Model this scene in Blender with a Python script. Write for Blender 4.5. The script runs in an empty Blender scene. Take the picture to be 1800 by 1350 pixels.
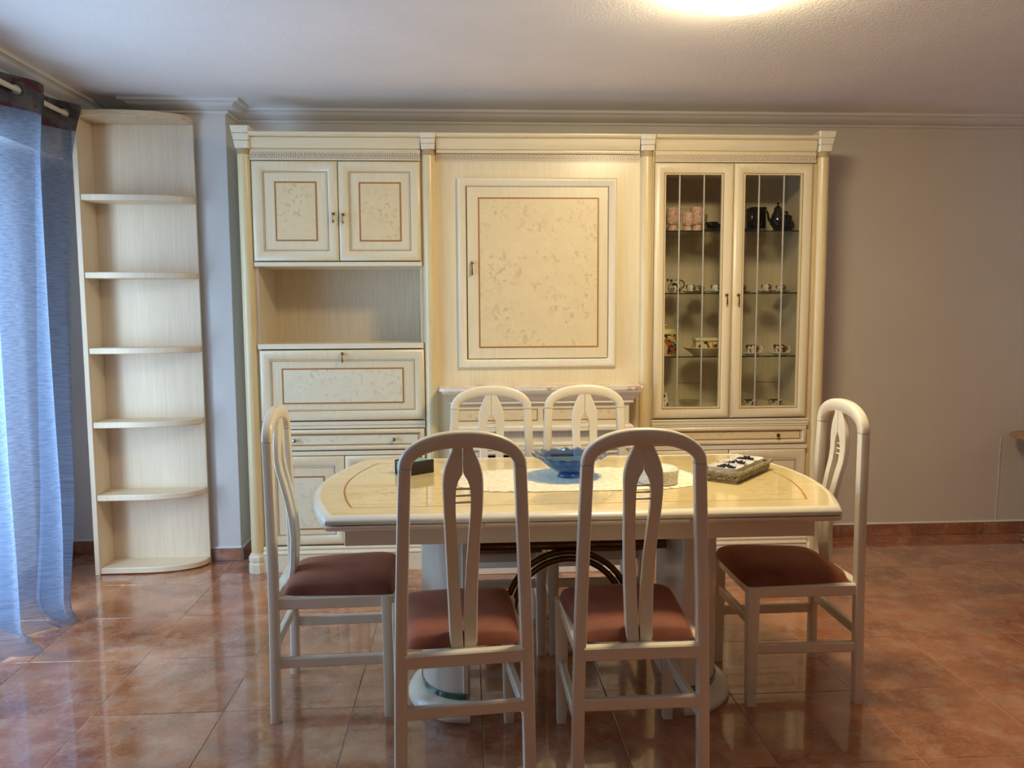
import bpy, math, random
from mathutils import Vector, Matrix

# ------------------------------------------------------------------ camera, world, light, exposure
scene = bpy.context.scene
COL = scene.collection
PI = math.pi
CAM_H, CAM_PITCH, CAM_YAW, CAM_ROLL, CAM_F = 1.3, .09223, .0573, -.0055, 1394.0
cam_data = bpy.data.cameras.new('camera')
cam_data.sensor_fit = 'HORIZONTAL'
cam_data.sensor_width = 36.0
cam_data.lens = CAM_F / 1800.0 * 36.0
cam_data.clip_start = .05
cam = bpy.data.objects.new('camera', cam_data)
COL.objects.link(cam)
_f = Vector((math.sin(CAM_YAW)*math.cos(CAM_PITCH), math.cos(CAM_YAW)*math.cos(CAM_PITCH), -math.sin(CAM_PITCH)))
_r = Vector((math.cos(CAM_YAW), -math.sin(CAM_YAW), 0))
_u = _r.cross(_f)
_c, _s = math.cos(CAM_ROLL), math.sin(CAM_ROLL)
_r2, _u2 = _c*_r + _s*_u, -_s*_r + _c*_u
_m = Matrix((( _r2.x, _u2.x, -_f.x, 0), (_r2.y, _u2.y, -_f.y, 0), (_r2.z, _u2.z, -_f.z, CAM_H), (0, 0, 0, 1)))
cam.matrix_world = _m
scene.camera = cam

world = bpy.data.worlds.new('world'); scene.world = world; world.use_nodes = True
_bg = world.node_tree.nodes['Background']
_bg.inputs[0].default_value = (.62, .80, 1, 1); _bg.inputs[1].default_value = 2.5

def area_light(name, loc, rot, sx, sy, power, color):
    l = bpy.data.lights.new(name, 'AREA'); l.shape = 'RECTANGLE'; l.size = sx; l.size_y = sy
    l.energy = power; l.color = color
    o = bpy.data.objects.new(name, l); COL.objects.link(o); o.location = loc; o.rotation_euler = rot
    return o
# daylight standing outside the balcony window in the left wall
area_light('window_left_offscreen', (-2.55, 2.65, 1.20), (0, -PI/2, 0), 2.1, 1.7, 170, (.56, .78, 1.0))
LAMP_EMIT = 82.0
LAMP_COL = (1.0, .82, .50)

scene.view_settings.view_transform = 'Standard'
scene.view_settings.look = 'None'
scene.view_settings.gamma = 1.0
scene.view_settings.use_curve_mapping = False
scene.view_settings.exposure = 0.2
scene.cycles.max_bounces = 10
scene.cycles.diffuse_bounces = 5
scene.cycles.glossy_bounces = 4
scene.cycles.transmission_bounces = 6
scene.cycles.transparent_max_bounces = 16
scene.cycles.caustics_reflective = False
scene.cycles.caustics_refractive = False
scene.cycles.sample_clamp_indirect = 6.0

# ------------------------------------------------------------------ helpers: materials
def srgb(r, g, b):
    f = lambda c: (c/255/12.92) if c/255 <= .04045 else ((c/255 + .055)/1.055)**2.4
    return (f(r), f(g), f(b), 1)

class NT:
    def __init__(s, name):
        s.m = bpy.data.materials.new(name); s.m.use_nodes = True
        s.t = s.m.node_tree; s.p = s.t.nodes['Principled BSDF']; s.out = s.t.nodes['Material Output']
    def n(s, typ, **kw):
        nd = s.t.nodes.new(typ)
        for k, v in kw.items():
            if k.startswith('_'): setattr(nd, k[1:], v)
            else: nd.inputs[k].default_value = v
        return nd
    def l(s, a, b): s.t.links.new(a, b)
    def coords(s, scale=(1, 1, 1), rnd=False):
        tc = s.n('ShaderNodeTexCoord'); mp = s.n('ShaderNodeMapping'); mp.inputs['Scale'].default_value = scale
        s.l(tc.outputs['Object'], mp.inputs['Vector'])
        if rnd:
            oi = s.n('ShaderNodeObjectInfo'); mu = s.n('ShaderNodeMath', _operation='MULTIPLY'); mu.inputs[1].default_value = 57.0
            s.l(oi.outputs['Random'], mu.inputs[0])
            cb = s.n('ShaderNodeCombineXYZ'); s.l(mu.outputs[0], cb.inputs[0]); s.l(mu.outputs[0], cb.inputs[1])
            s.l(cb.outputs[0], mp.inputs['Location'])
        return mp.outputs['Vector']
    def noise(s, vec, scale, detail=4, rough=.55):
        nd = s.n('ShaderNodeTexNoise'); nd.inputs['Scale'].default_value = scale
        nd.inputs['Detail'].default_value = detail; nd.inputs['Roughness'].default_value = rough
        s.l(vec, nd.inputs['Vector']); return nd.outputs['Fac']
    def ramp(s, fac, stops):
        nd = s.n('ShaderNodeValToRGB'); e = nd.color_ramp.elements
        while len(e) < len(stops): e.new(.5)
        for k, (p, c) in enumerate(stops):
            e[k].position = p; e[k].color = c if len(c) == 4 else (*c, 1)
        s.l(fac, nd.inputs['Fac']); return nd.outputs['Color']
    def mix(s, fac, a, b, mode='MIX'):
        nd = s.n('ShaderNodeMix', _data_type='RGBA', _blend_type=mode)
        if isinstance(fac, (int, float)): nd.inputs[0].default_value = fac
        else: s.l(fac, nd.inputs[0])
        for sock, v in ((nd.inputs[6], a), (nd.inputs[7], b)):
            if isinstance(v, tuple): sock.default_value = v
            else: s.l(v, sock)
        return nd.outputs[2]
    def bump(s, h, strength, dist=.01):
        nd = s.n('ShaderNodeBump'); nd.inputs['Strength'].default_value = strength; nd.inputs['Distance'].default_value = dist
        s.l(h, nd.inputs['Height']); s.l(nd.outputs['Normal'], s.p.inputs['Normal'])
    def set(s, **kw):
        for k, v in kw.items():
            s.p.inputs[k.replace('_', ' ')].default_value = v
        return s

def plain(name, col, rough=.5, metal=0.0, var=.06, scale=30, coat=0.0):
    t = NT(name); v = t.coords()
    f = t.noise(v, scale, 3)
    dk = tuple(c*(1-var*2) for c in col[:3]) + (1,)
    t.l(t.ramp(f, [(.3, dk), (.7, col)]), t.p.inputs['Base Color'])
    t.set(Roughness=rough, Metallic=metal)
    if coat: t.p.inputs['Coat Weight'].default_value = coat; t.p.inputs['Coat Roughness'].default_value = .08
    return t.m

def wood(name, light, dark, grain=(26, 26, 1.6), rough=.38, coat=.25):
    t = NT(name); v = t.coords(grain, True)
    f = t.noise(v, 3.2, 6, .62)
    v2 = t.coords((5, 5, .5)); f2 = t.noise(v2, 1.0, 2)
    c = t.ramp(f, [(.32, dark), (.62, light)])
    c = t.mix(t.ramp(f2, [(.35, (0, 0, 0)), (.75, (.55, .55, .55))]), c, dark)
    t.l(c, t.p.inputs['Base Color']); t.set(Roughness=rough)
    t.p.inputs['Coat Weight'].default_value = coat; t.p.inputs['Coat Roughness'].default_value = .2
    return t.m

def burl(name, light, dark, rough=.4, coat=.15, coat_r=.2):
    t = NT(name); v = t.coords((1, 1, 1))
    f = t.noise(v, 46, 3, .6); g = t.noise(v, 9, 2, .5); k = t.noise(v, 14, 4, .6)
    spots = t.mix(1.0, t.ramp(f, [(.53, (0, 0, 0)), (.64, (.75, .75, .75))]), t.ramp(g, [(.40, (0, 0, 0)), (.6, (1, 1, 1))]), 'MULTIPLY')
    c = t.mix(t.ramp(k, [(.3, (0, 0, 0)), (.8, (.3, .3, .3))]), light, dark)
    c = t.mix(spots, c, dark)
    t.l(c, t.p.inputs['Base Color']); t.set(Roughness=rough)
    t.p.inputs['Coat Weight'].default_value = coat; t.p.inputs['Coat Roughness'].default_value = coat_r
    return t.m

def thin_glass(name, tint, fres=1.5, rough=.02):
    t = NT(name); t.t.nodes.remove(t.p)
    tr = t.n('ShaderNodeBsdfTransparent'); tr.inputs[0].default_value = tint
    gl = t.n('ShaderNodeBsdfGlossy'); gl.inputs[0].default_value = (1, 1, 1, 1); gl.inputs['Roughness'].default_value = rough
    fr = t.n('ShaderNodeLayerWeight'); fr.inputs[0].default_value = .5
    pw = t.n('ShaderNodeMath', _operation='POWER'); t.l(fr.outputs['Facing'], pw.inputs[0]); pw.inputs[1].default_value = 3.5
    ma = t.n('ShaderNodeMath', _operation='MULTIPLY_ADD'); t.l(pw.outputs[0], ma.inputs[0]); ma.inputs[1].default_value = .75; ma.inputs[2].default_value = ((fres-1)/(fres+1))**2
    mx = t.n('ShaderNodeMixShader'); t.l(ma.outputs[0], mx.inputs[0]); t.l(tr.outputs[0], mx.inputs[1]); t.l(gl.outputs[0], mx.inputs[2])
    t.l(mx.outputs[0], t.out.inputs[0]); return t.m

M = {}
M['cream'] = wood('cream_lacquered_wood', srgb(238, 224, 190), srgb(230, 213, 174))
M['cream_pale'] = wood('pale_cream_moulding', srgb(240, 231, 208), srgb(234, 222, 194), rough=.35)
M['cream_h'] = wood('cream_lacquered_wood_lengthwise', srgb(238, 224, 190), srgb(230, 213, 174), grain=(1.6, 26, 26))
M['pale_h'] = wood('pale_cream_moulding_lengthwise', srgb(240, 229, 202), srgb(234, 220, 188), grain=(1.6, 26, 26), rough=.35)
M['column'] = wood('honey_cream_column', srgb(234, 216, 170), srgb(224, 202, 150), rough=.35)
M['glaze'] = plain('brown_antique_glaze', srgb(150, 116, 74), .6)
M['glaze_soft'] = plain('soft_tan_glaze', srgb(192, 166, 122), .6)
M['inlay'] = plain('brown_inlay', srgb(176, 120, 58), .45)
M['burl'] = burl('pale_burl_veneer', srgb(236, 216, 172), srgb(206, 182, 132))
M['burl_white'] = burl('white_burl_veneer', srgb(236, 227, 196), srgb(208, 196, 160))
M['niche'] = wood('grey_beige_niche_wood', srgb(226, 212, 186), srgb(212, 196, 166), rough=.5)
M['shelf_wood'] = wood('pale_birch_laminate', srgb(228, 210, 184), srgb(218, 199, 170), grain=(30, 30, 1.2), rough=.5, coat=.05)
M['shelf_edge'] = wood('birch_edge_band', srgb(222, 198, 164), srgb(206, 180, 142), grain=(8, 8, 30), rough=.45)
M['chair'] = plain('off_white_lacquer', srgb(232, 222, 200), .32, var=.02, scale=12, coat=.3)
M['brass'] = plain('aged_brass', srgb(166, 130, 72), .25, 1.0, var=.1)
M['brass_dark'] = plain('dark_bronze_tube', srgb(118, 86, 50), .16, 1.0, var=.1)
M['steel_knob'] = plain('silver_knob', srgb(200, 192, 178), .2, 1.0)
M['chrome'] = plain('chrome', srgb(220, 220, 220), .08, 1.0, var=.01)
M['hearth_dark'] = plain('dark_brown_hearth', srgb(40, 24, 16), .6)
M['black'] = plain('gloss_black', srgb(20, 17, 16), .12, coat=.5)
M['napkin_black'] = plain('dark_brown_wood', srgb(38, 26, 24), .35)
M['teal'] = plain('teal_paper', srgb(150, 192, 184), .8, var=.2, scale=90)
M['porcelain'] = plain('white_porcelain', srgb(238, 234, 224), .15, coat=.4, var=.01)
M['cream_pot'] = plain('cream_stoneware', srgb(226, 212, 160), .3, coat=.3, var=.02)
M['potpourri'] = plain('dark_potpourri', srgb(44, 26, 28), .8, var=.25, scale=200)
M['dish'] = plain('white_dish', srgb(240, 236, 226), .25, coat=.3, var=.01)
M['wood_brown'] = wood('brown_wood_top', srgb(196, 146, 108), srgb(160, 108, 74), grain=(2, 20, 20))
M['metal_white'] = plain('white_painted_metal', srgb(232, 230, 222), .35)
M['came'] = plain('pale_lead_came', srgb(206, 200, 176), .35, .3)
M['rod'] = plain('pale_curtain_rod', srgb(222, 208, 172), .3)
M['window_frame'] = plain('white_window_frame', srgb(222, 224, 226), .4)
M['green_marble'] = burl('green_marble', srgb(24, 74, 58), srgb(120, 160, 140), .12, .6, .05)
M['glass_cab'] = thin_glass('tinted_cabinet_glass', (.90, .90, .84, 1), 1.5)
M['glass_shelf'] = thin_glass('glass_shelf', (.86, .89, .85, 1), 1.45)
M['glass_edge'] = plain('dark_green_glass_edge', srgb(40, 44, 34), .2)
M['glass_window'] = thin_glass('window_glass', (.96, .98, 1, 1), 1.4)
M['glass_clear'] = thin_glass('clear_glass', (.86, .86, .80, 1), 1.5)
M['glass_blue'] = thin_glass('blue_glass', (.30, .48, .76, 1), 1.6, .04)

# wall paint
def wall_mat(name, c, bump=.12, sc=260):
    t = NT(name); v = t.coords()
    f = t.noise(v, 3, 3); t.l(t.ramp(f, [(.3, tuple(x*.95 for x in c[:3])), (.7, c)]), t.p.inputs['Base Color'])
    t.bump(t.noise(v, sc, 2), bump, .004); t.set(Roughness=.85); return t.m
M['wall'] = wall_mat('light_grey_wall_paint', srgb(220, 213, 203))
M['cornice'] = wall_mat('white_plaster_cornice', srgb(226, 222, 217), .02)
M['ceiling'] = wall_mat('stippled_white_ceiling', srgb(240, 235, 230), .5, 90)
# floor tile
def tile_mat(name, rnd=True):
    t = NT(name); v = t.coords((1, 1, 1), rnd)
    a = t.noise(v, 3.4, 5, .6); b = t.noise(v, 11, 5, .65); d = t.noise(v, 5.5, 3, .5); e = t.noise(v, 70, 3, .6)
    c = t.ramp(a, [(.30, srgb(124, 68, 40)), (.48, srgb(160, 96, 60)), (.66, srgb(184, 124, 86))])
    c = t.mix(t.ramp(b, [(.46, (0, 0, 0)), (.70, (.62, .62, .62))]), c, srgb(200, 160, 132))
    c = t.mix(t.ramp(d, [(.52, (0, 0, 0)), (.72, (.55, .55, .55))]), c, srgb(108, 58, 36))
    c = t.mix(t.ramp(e, [(.5, (0, 0, 0)), (.8, (.3, .3, .3))]), c, srgb(204, 172, 146))
    t.l(c, t.p.inputs['Base Color'])
    t.l(t.ramp(b, [(.3, (.05, .05, .05)), (.8, (.17, .17, .17))]), t.p.inputs['Roughness'])
    t.p.inputs['Specular IOR Level'].default_value = .6
    t.p.inputs['Coat Weight'].default_value = .7; t.p.inputs['Coat Roughness'].default_value = .035; t.p.inputs['Coat IOR'].default_value = 1.6
    t.bump(t.noise(v, 16, 6, .72), .16, .006); return t.m
M['tile'] = tile_mat('terracotta_glazed_tile')
M['skirting_tile'] = tile_mat('terracotta_skirting_tile')
M['grout'] = plain('grey_brown_grout', srgb(176, 150, 132), .7)
# table
M['table_wood'] = wood('glossy_pale_table_veneer', srgb(240, 220, 168), srgb(224, 200, 142), grain=(1.6, 26, 26), rough=.06, coat=.8)
M['table_burl'] = burl('glossy_burl_table_veneer', srgb(238, 216, 158), srgb(208, 178, 116), .06, .8, .04)
# marble shelf
t = NT('pink_white_marble'); v = t.coords((3, 3, 3)); f = t.noise(v, 4, 6, .7)
t.l(t.ramp(f, [(.42, srgb(240, 232, 220)), (.55, srgb(236, 226, 214)), (.62, srgb(170, 120, 110)), (.68, srgb(236, 228, 216))]), t.p.inputs['Base Color']); t.set(Roughness=.12); M['marble'] = t.m
# seat fabric
t = NT('rust_brown_microfibre'); v = t.coords(); f = t.noise(v, 9, 3)
t.l(t.ramp(f, [(.3, srgb(116, 62, 44)), (.7, srgb(142, 80, 56))]), t.p.inputs['Base Color']); t.set(Roughness=.75)
t.p.inputs['Sheen Weight'].default_value = .5; t.p.inputs['Sheen Roughness'].default_value = .4
t.p.inputs['Sheen Tint'].default_value = srgb(220, 150, 110)
t.bump(t.noise(v, 400, 2), .08, .002); M['seat'] = t.m
# stone box
t = NT('speckled_white_stone'); v = t.coords(); f = t.noise(v, 160, 3, .7)
t.l(t.ramp(f, [(.36, srgb(168, 164, 150)), (.5, srgb(230, 226, 214))]), t.p.inputs['Base Color']); t.set(Roughness=.6); M['stone'] = t.m
# wicker
t = NT('grey_wicker'); v = t.coords((60, 60, 240)); f = t.noise(v, 1.5, 3)
t.l(t.ramp(f, [(.3, srgb(88, 78, 60)), (.7, srgb(168, 156, 128))]), t.p.inputs['Base Color']); t.set(Roughness=.75); M['wicker'] = t.m
# lace
t = NT('ivory_lace'); v = t.coords(); f = t.noise(v, 60, 3)
t.l(t.ramp(f, [(.35, srgb(222, 210, 176)), (.6, srgb(240, 234, 214))]), t.p.inputs['Base Color']); t.set(Roughness=.9); t.bump(f, .25, .003); M['lace'] = t.m
# painted porcelain with flowers / gold
def painted(name, base, a, b, scale=38, thr=.55):
    t = NT(name); v = t.coords(); f = t.noise(v, scale, 2); g = t.noise(v, scale*1.6, 2)
    c = t.mix(t.ramp(f, [(thr, (0, 0, 0)), (thr+.03, (1, 1, 1))]), base, a)
    c = t.mix(t.ramp(g, [(thr+.05, (0, 0, 0)), (thr+.08, (1, 1, 1))]), c, b)
    t.l(c, t.p.inputs['Base Color']); t.set(Roughness=.15); return t.m
M['gold_porcelain'] = painted('black_and_gold_porcelain', srgb(226, 222, 212), srgb(38, 30, 22), srgb(170, 128, 52), 42, .53)
M['flower_pot'] = painted('orange_flowered_stoneware', srgb(228, 212, 160), srgb(190, 112, 38), srgb(70, 40, 24), 24, .52)
M['flower_cup'] = painted('orange_flowered_cup', srgb(232, 224, 200), srgb(156, 74, 30), srgb(54, 30, 20), 34, .50)
M['pink_glass'] = painted('pink_marbled_glass', srgb(228, 186, 170), srgb(236, 214, 198), srgb(208, 160, 146), 60, .5)
# curtain
t = NT('sheer_blue_curtain'); v = t.coords((4, 40, 160)); f = t.noise(v, 1.0, 4, .6)
t.t.nodes.remove(t.p)
col = t.ramp(f, [(.3, srgb(110, 124, 150)), (.7, srgb(146, 160, 184))])
df = t.n('ShaderNodeBsdfDiffuse'); t.l(col, df.inputs[0])
tl = t.n('ShaderNodeBsdfTranslucent'); t.l(col, tl.inputs[0])
tp = t.n('ShaderNodeBsdfTransparent'); tp.inputs[0].default_value = (.88, .94, 1, 1)
m1 = t.n('ShaderNodeMixShader'); m1.inputs[0].default_value = .55; t.l(df.outputs[0], m1.inputs[1]); t.l(tl.outputs[0], m1.inputs[2])
m2 = t.n('ShaderNodeMixShader'); m2.inputs[0].default_value = .34; t.l(m1.outputs[0], m2.inputs[1]); t.l(tp.outputs[0], m2.inputs[2])
t.l(m2.outputs[0], t.out.inputs[0]); M['curtain'] = t.m
t = NT('dark_floral_heading'); v = t.coords((1, 9, 9)); f = t.noise(v, 1.1, 3); g = t.noise(v, 2.1, 3)
c = t.ramp(f, [(.35, srgb(34, 38, 58)), (.5, srgb(74, 72, 74)), (.65, srgb(96, 92, 88))])
c = t.mix(t.ramp(g, [(.56, (0, 0, 0)), (.62, (1, 1, 1))]), c, srgb(86, 34, 40))
t.l(c, t.p.inputs['Base Color']); t.set(Roughness=.9); M['heading'] = t.m
# lamp
t = NT('lit_opal_lamp_glass'); t.set(Roughness=.4)
t.p.inputs['Base Color'].default_value = (.9, .88, .8, 1)
t.p.inputs['Emission Color'].default_value = (*LAMP_COL, 1); t.p.inputs['Emission Strength'].default_value = LAMP_EMIT
M['lamp'] = t.m

# ------------------------------------------------------------------ helpers: meshes
class MB:
    def __init__(s): s.v, s.f, s.mi = [], [], []
    def add(s, vs, fs, mi=0):
        o = len(s.v); s.v += [tuple(p) for p in vs]
        s.f += [tuple(i+o for i in f) for f in fs]; s.mi += [mi]*len(fs); return s
    def box(s, x0, x1, y0, y1, z0, z1, mi=0):
        return s.add([(x0,y0,z0),(x1,y0,z0),(x1,y1,z0),(x0,y1,z0),(x0,y0,z1),(x1,y0,z1),(x1,y1,z1),(x0,y1,z1)],
            [(0,3,2,1),(4,5,6,7),(0,1,5,4),(1,2,6,5),(2,3,7,6),(3,0,4,7)], mi)
    def loft(s, rings, mi=0, cap=True, closed=False):
        n = len(rings[0]); vs = [p for r in rings for p in r]; fs = []
        R = len(rings)
        for k in range(R if closed else R-1):
            a, b = k*n, ((k+1) % R)*n
            for i in range(n):
                j = (i+1) % n; fs.append((a+i, a+j, b+j, b+i))
        if cap and not closed:
            fs.append(tuple(range(n-1, -1, -1))); fs.append(tuple((R-1)*n+i for i in range(n)))
        return s.add(vs, fs, mi)
    def lathe(s, prof, c=(0,0,0), n=32, mi=0, rmod=None):
        """prof: (r, z) from bottom to top; open profile with fan caps when r > 0"""
        rings = []
        for k, (r, z) in enumerate(prof):
            ring = []
            for i in range(n):
                a = 2*PI*i/n
                rr, zz = (r, z) if rmod is None else rmod(r, z, a, k)
                ring.append((c[0]+max(rr, 1e-5)*math.cos(a), c[1]+max(rr, 1e-5)*math.sin(a), c[2]+zz))
            rings.append(ring)
        return s.loft(rings, mi)
    def tube(s, pts, r, n=10, mi=0, closed=False):
        pts = [Vector(p) for p in pts]; rings = []; N = len(pts); up = None
        for i, p in enumerate(pts):
            if closed: d = pts[(i+1) % N]-pts[i-1]
            else: d = pts[min(i+1, N-1)]-pts[max(i-1, 0)]
            d.normalize()
            if up is None:
                up = Vector((0,0,1)) if abs(d.z) < .9 else Vector((1,0,0))
            a = d.cross(up); a.normalize(); b = a.cross(d); b.normalize(); up = b
            rr = r[i] if isinstance(r, (list, tuple)) else r
            rings.append([tuple(p + a*(rr*math.cos(2*PI*k/n)) + b*(rr*math.sin(2*PI*k/n))) for k in range(n)])
        return s.loft(rings, mi, closed=closed)
    def bar(s, p, q, w, h, up=(0,0,1), mi=0, w2=None, h2=None, ch=.004):
        """chamfered rectangular bar from p to q"""
        p, q = Vector(p), Vector(q); d = (q-p).normalized(); u = Vector(up)
        a = d.cross(u).normalized(); b = a.cross(d).normalized()
        rings = []
        for P, W, H in ((p, w, h), (q, w2 or w, h2 or h)):
            x, y = W/2, H/2; c = min(ch, x*.6, y*.6)
            rings.append([tuple(P + a*i + b*j) for i, j in ((-x, -y+c), (-x+c, -y), (x-c, -y), (x, -y+c), (x, y-c), (x-c, y), (-x+c, y), (-x, y-c))])
        return s.loft(rings, mi)
    def frame(s, x0, x1, z0, z1, yb, prof, mis=None):
        """mitred rectangular moulding in the XZ plane facing -Y; prof: (inset, out)"""
        k = len(prof); vs = []
        for (d, h) in prof:
            vs += [(x0+d, yb-h, z0+d), (x1-d, yb-h, z0+d), (x1-d, yb-h, z1-d), (x0+d, yb-h, z1-d)]
        for i in range(k-1):
            fs = [(i*4+j, i*4+(j+1) % 4, (i+1)*4+(j+1) % 4, (i+1)*4+j) for j in range(4)]
            o = len(s.v)
            s.add(vs if i == 0 else [], fs if i == 0 else [], 0 if mis is None else mis[i])
            if i > 0:
                base = len(s.v) - len(vs)
                s.f += [tuple(q+base for q in f) for f in fs]; s.mi += [0 if mis is None else mis[i]]*4
        return s
    def sweep(s, path, prof, closed=False, mi=0, mis=None, cap=True):
        """sweep prof [(offset to the right of travel, z)] along an XY path with mitres"""
        P = [Vector((x, y)) for x, y in path]; N = len(P); rings = []
        for i in range(N):
            a = P[i-1] if (closed or i > 0) else None
            b = P[(i+1) % N] if (closed or i < N-1) else None
            d1 = (P[i]-a).normalized() if a is not None else None
            d2 = (b-P[i]).normalized() if b is not None else None
            if d1 is None: d1 = d2
            if d2 is None: d2 = d1
            n1 = Vector((d1.y, -d1.x)); n2 = Vector((d2.y, -d2.x))
            m = (n1+n2); m.normalize(); k = 1/max(.3, m.dot(n1))
            rings.append([(P[i].x+m.x*o*k, P[i].y+m.y*o*k, z) for o, z in prof])
        k = len(prof); base = len(s.v); s.v += [q for r in rings for q in r]
        for i in range(N if closed else N-1):
            a, b = base+i*k, base+((i+1) % N)*k
            for j in range(k-1):
                s.f.append((a+j, b+j, b+j+1, a+j+1)); s.mi.append(mis[j] if mis else mi)
        if cap and not closed:
            s.f.append(tuple(base+j for j in range(k))); s.mi.append(mi)
            s.f.append(tuple(base+(N-1)*k+j for j in range(k-1, -1, -1))); s.mi.append(mi)
        return s
    def poly(s, pts, mi=0):
        return s.add(pts, [tuple(range(len(pts)))], mi)
    def prism(s, pts2, z0, z1, mi=0):
        n = len(pts2)
        return s.loft([[(x, y, z0) for x, y in pts2], [(x, y, z1) for x, y in pts2]], mi)
    def grid(s, rows, mi=0):
        k = len(rows[0]); n = len(rows)
        return s.add([p for r in rows for p in r], [(i*k+j, i*k+j+1, (i+1)*k+j+1, (i+1)*k+j) for i in range(n-1) for j in range(k-1)], mi)

def children(o): return [c for c in bpy.data.objects if c.parent == o]
WLOC = {}
def wloc(o):
    v = Vector((0, 0, 0))
    while o is not None: v += o.location; o = o.parent
    return v
def build(name, mb, mats, parent=None, smooth=38, bevel=0, kind=None, local=False):
    """link a MB given in world coordinates as one mesh object (parent translated only)"""
    if not isinstance(mats, (list, tuple)): mats = [mats]
    off = wloc(parent) if parent is not None and not local else Vector((0, 0, 0))
    me = bpy.data.meshes.new(name)
    me.from_pydata([(x-off.x, y-off.y, z-off.z) for x, y, z in mb.v], [], mb.f)
    for m in mats: me.materials.append(m)
    me.polygons.foreach_set('material_index', mb.mi)
    me.polygons.foreach_set('use_smooth', [smooth != 0]*len(mb.f))
    me.update()
    if smooth and smooth < 170: me.set_sharp_from_angle(angle=math.radians(smooth))
    o = bpy.data.objects.new(name, me); COL.objects.link(o)
    if parent is not None: o.parent = parent
    if bevel:
        b = o.modifiers.new('bevel', 'BEVEL'); b.width = bevel; b.segments = 2; b.limit_method = 'ANGLE'; b.angle_limit = math.radians(40)
    if kind: o['kind'] = kind
    return o
def recenter(o):
    """move a one-mesh object's origin to the bottom centre of its mesh"""
    xs = [v.co.x for v in o.data.vertices]; ys = [v.co.y for v in o.data.vertices]; zs = [v.co.z for v in o.data.vertices]
    c = Vector(((min(xs)+max(xs))/2, (min(ys)+max(ys))/2, min(zs)))
    o.data.transform(Matrix.Translation(-c)); o.location = o.location + c; return o
def thing(name, label, cat, loc=(0, 0, 0), group=None):
    o = bpy.data.objects.new(name, None); COL.objects.link(o); o.location = loc; o.empty_display_size = .1
    o['label'] = label; o['category'] = cat
    if group: o['group'] = group
    return o
def tag(o, label, cat, group=None):
    o['label'] = label; o['category'] = cat
    if group: o['group'] = group
    return o
def struct(name, mb, mats, parent=None, **kw):
    o = build(name, mb, mats, parent, **kw)
    if parent is None: o['kind'] = 'structure'
    return o
def copy_tree(o, parent=None):
    c = o.copy(); COL.objects.link(c); c.parent = parent
    for ch in children(o): copy_tree(ch, c)
    return c

# ------------------------------------------------------------------ the room
CEIL, YB, XL, XR, YFR = 2.347, 4.34, -2.14, 3.6, -2.6
PIER = (-1.60, -1.19, 4.15)
SOFX, SOFZ = -1.91, 2.03
TS, TX0, TY0 = .42153, -1.226, 2.9557
fl = struct('floor', MB().box(XL-.2, XR+.2, YFR-.2, YB+.2, -.12, -.0016), M['grout'])
WY0, WY1, WZ0, WZ1 = 1.90, 3.46, .05, 1.97
wl = MB()
wl.box(XL-.2, XL, YFR, WY0, 0, CEIL); wl.box(XL-.2, XL, WY1, YB, 0, CEIL)
wl.box(XL-.2, XL, WY0, WY1, WZ1, CEIL); wl.box(XL-.2, XL, WY0, WY1, -.02, WZ0)
struct('wall_left', wl, M['wall'])
struct('wall_left_soffit', MB().box(XL, SOFX, YFR, YB, SOFZ, CEIL), M['wall'])
struct('wall_back', MB().box(XL-.2, XR+.2, YB, YB+.2, 0, CEIL), M['wall'])
struct('wall_back_pier', MB().box(PIER[0], PIER[1], PIER[2], YB, 0, CEIL), M['wall'], bevel=.004)
struct('wall_right', MB().box(XR, XR+.2, YFR, YB, 0, CEIL), M['wall'])
struct('wall_front', MB().box(XL-.2, XR+.2, YFR-.2, YFR, 0, CEIL), M['wall'])
struct('ceiling', MB().box(XL-.2, XR+.2, YFR-.2, YB+.2, CEIL, CEIL+.15), M['ceiling'])
CP = [(-.01, CEIL-.060), (.010, CEIL-.060), (.016, CEIL-.055), (.016, CEIL-.048), (.012, CEIL-.046), (.022, CEIL-.043),
      (.042, CEIL-.034), (.056, CEIL-.020), (.058, CEIL-.017), (.066, CEIL-.017), (.066, CEIL-.014), (.082, CEIL-.014), (.085, CEIL-.010), (.085, CEIL+.002), (-.01, CEIL+.002)]
# travel with the room on the right-hand side
struct('trim_1', MB().sweep([(SOFX, YFR), (SOFX, YB), (PIER[0], YB), (PIER[0], PIER[2]), (PIER[1], PIER[2]), (PIER[1], YB), (XR, YB), (XR, YFR)], CP), M['cornice'])

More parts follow.
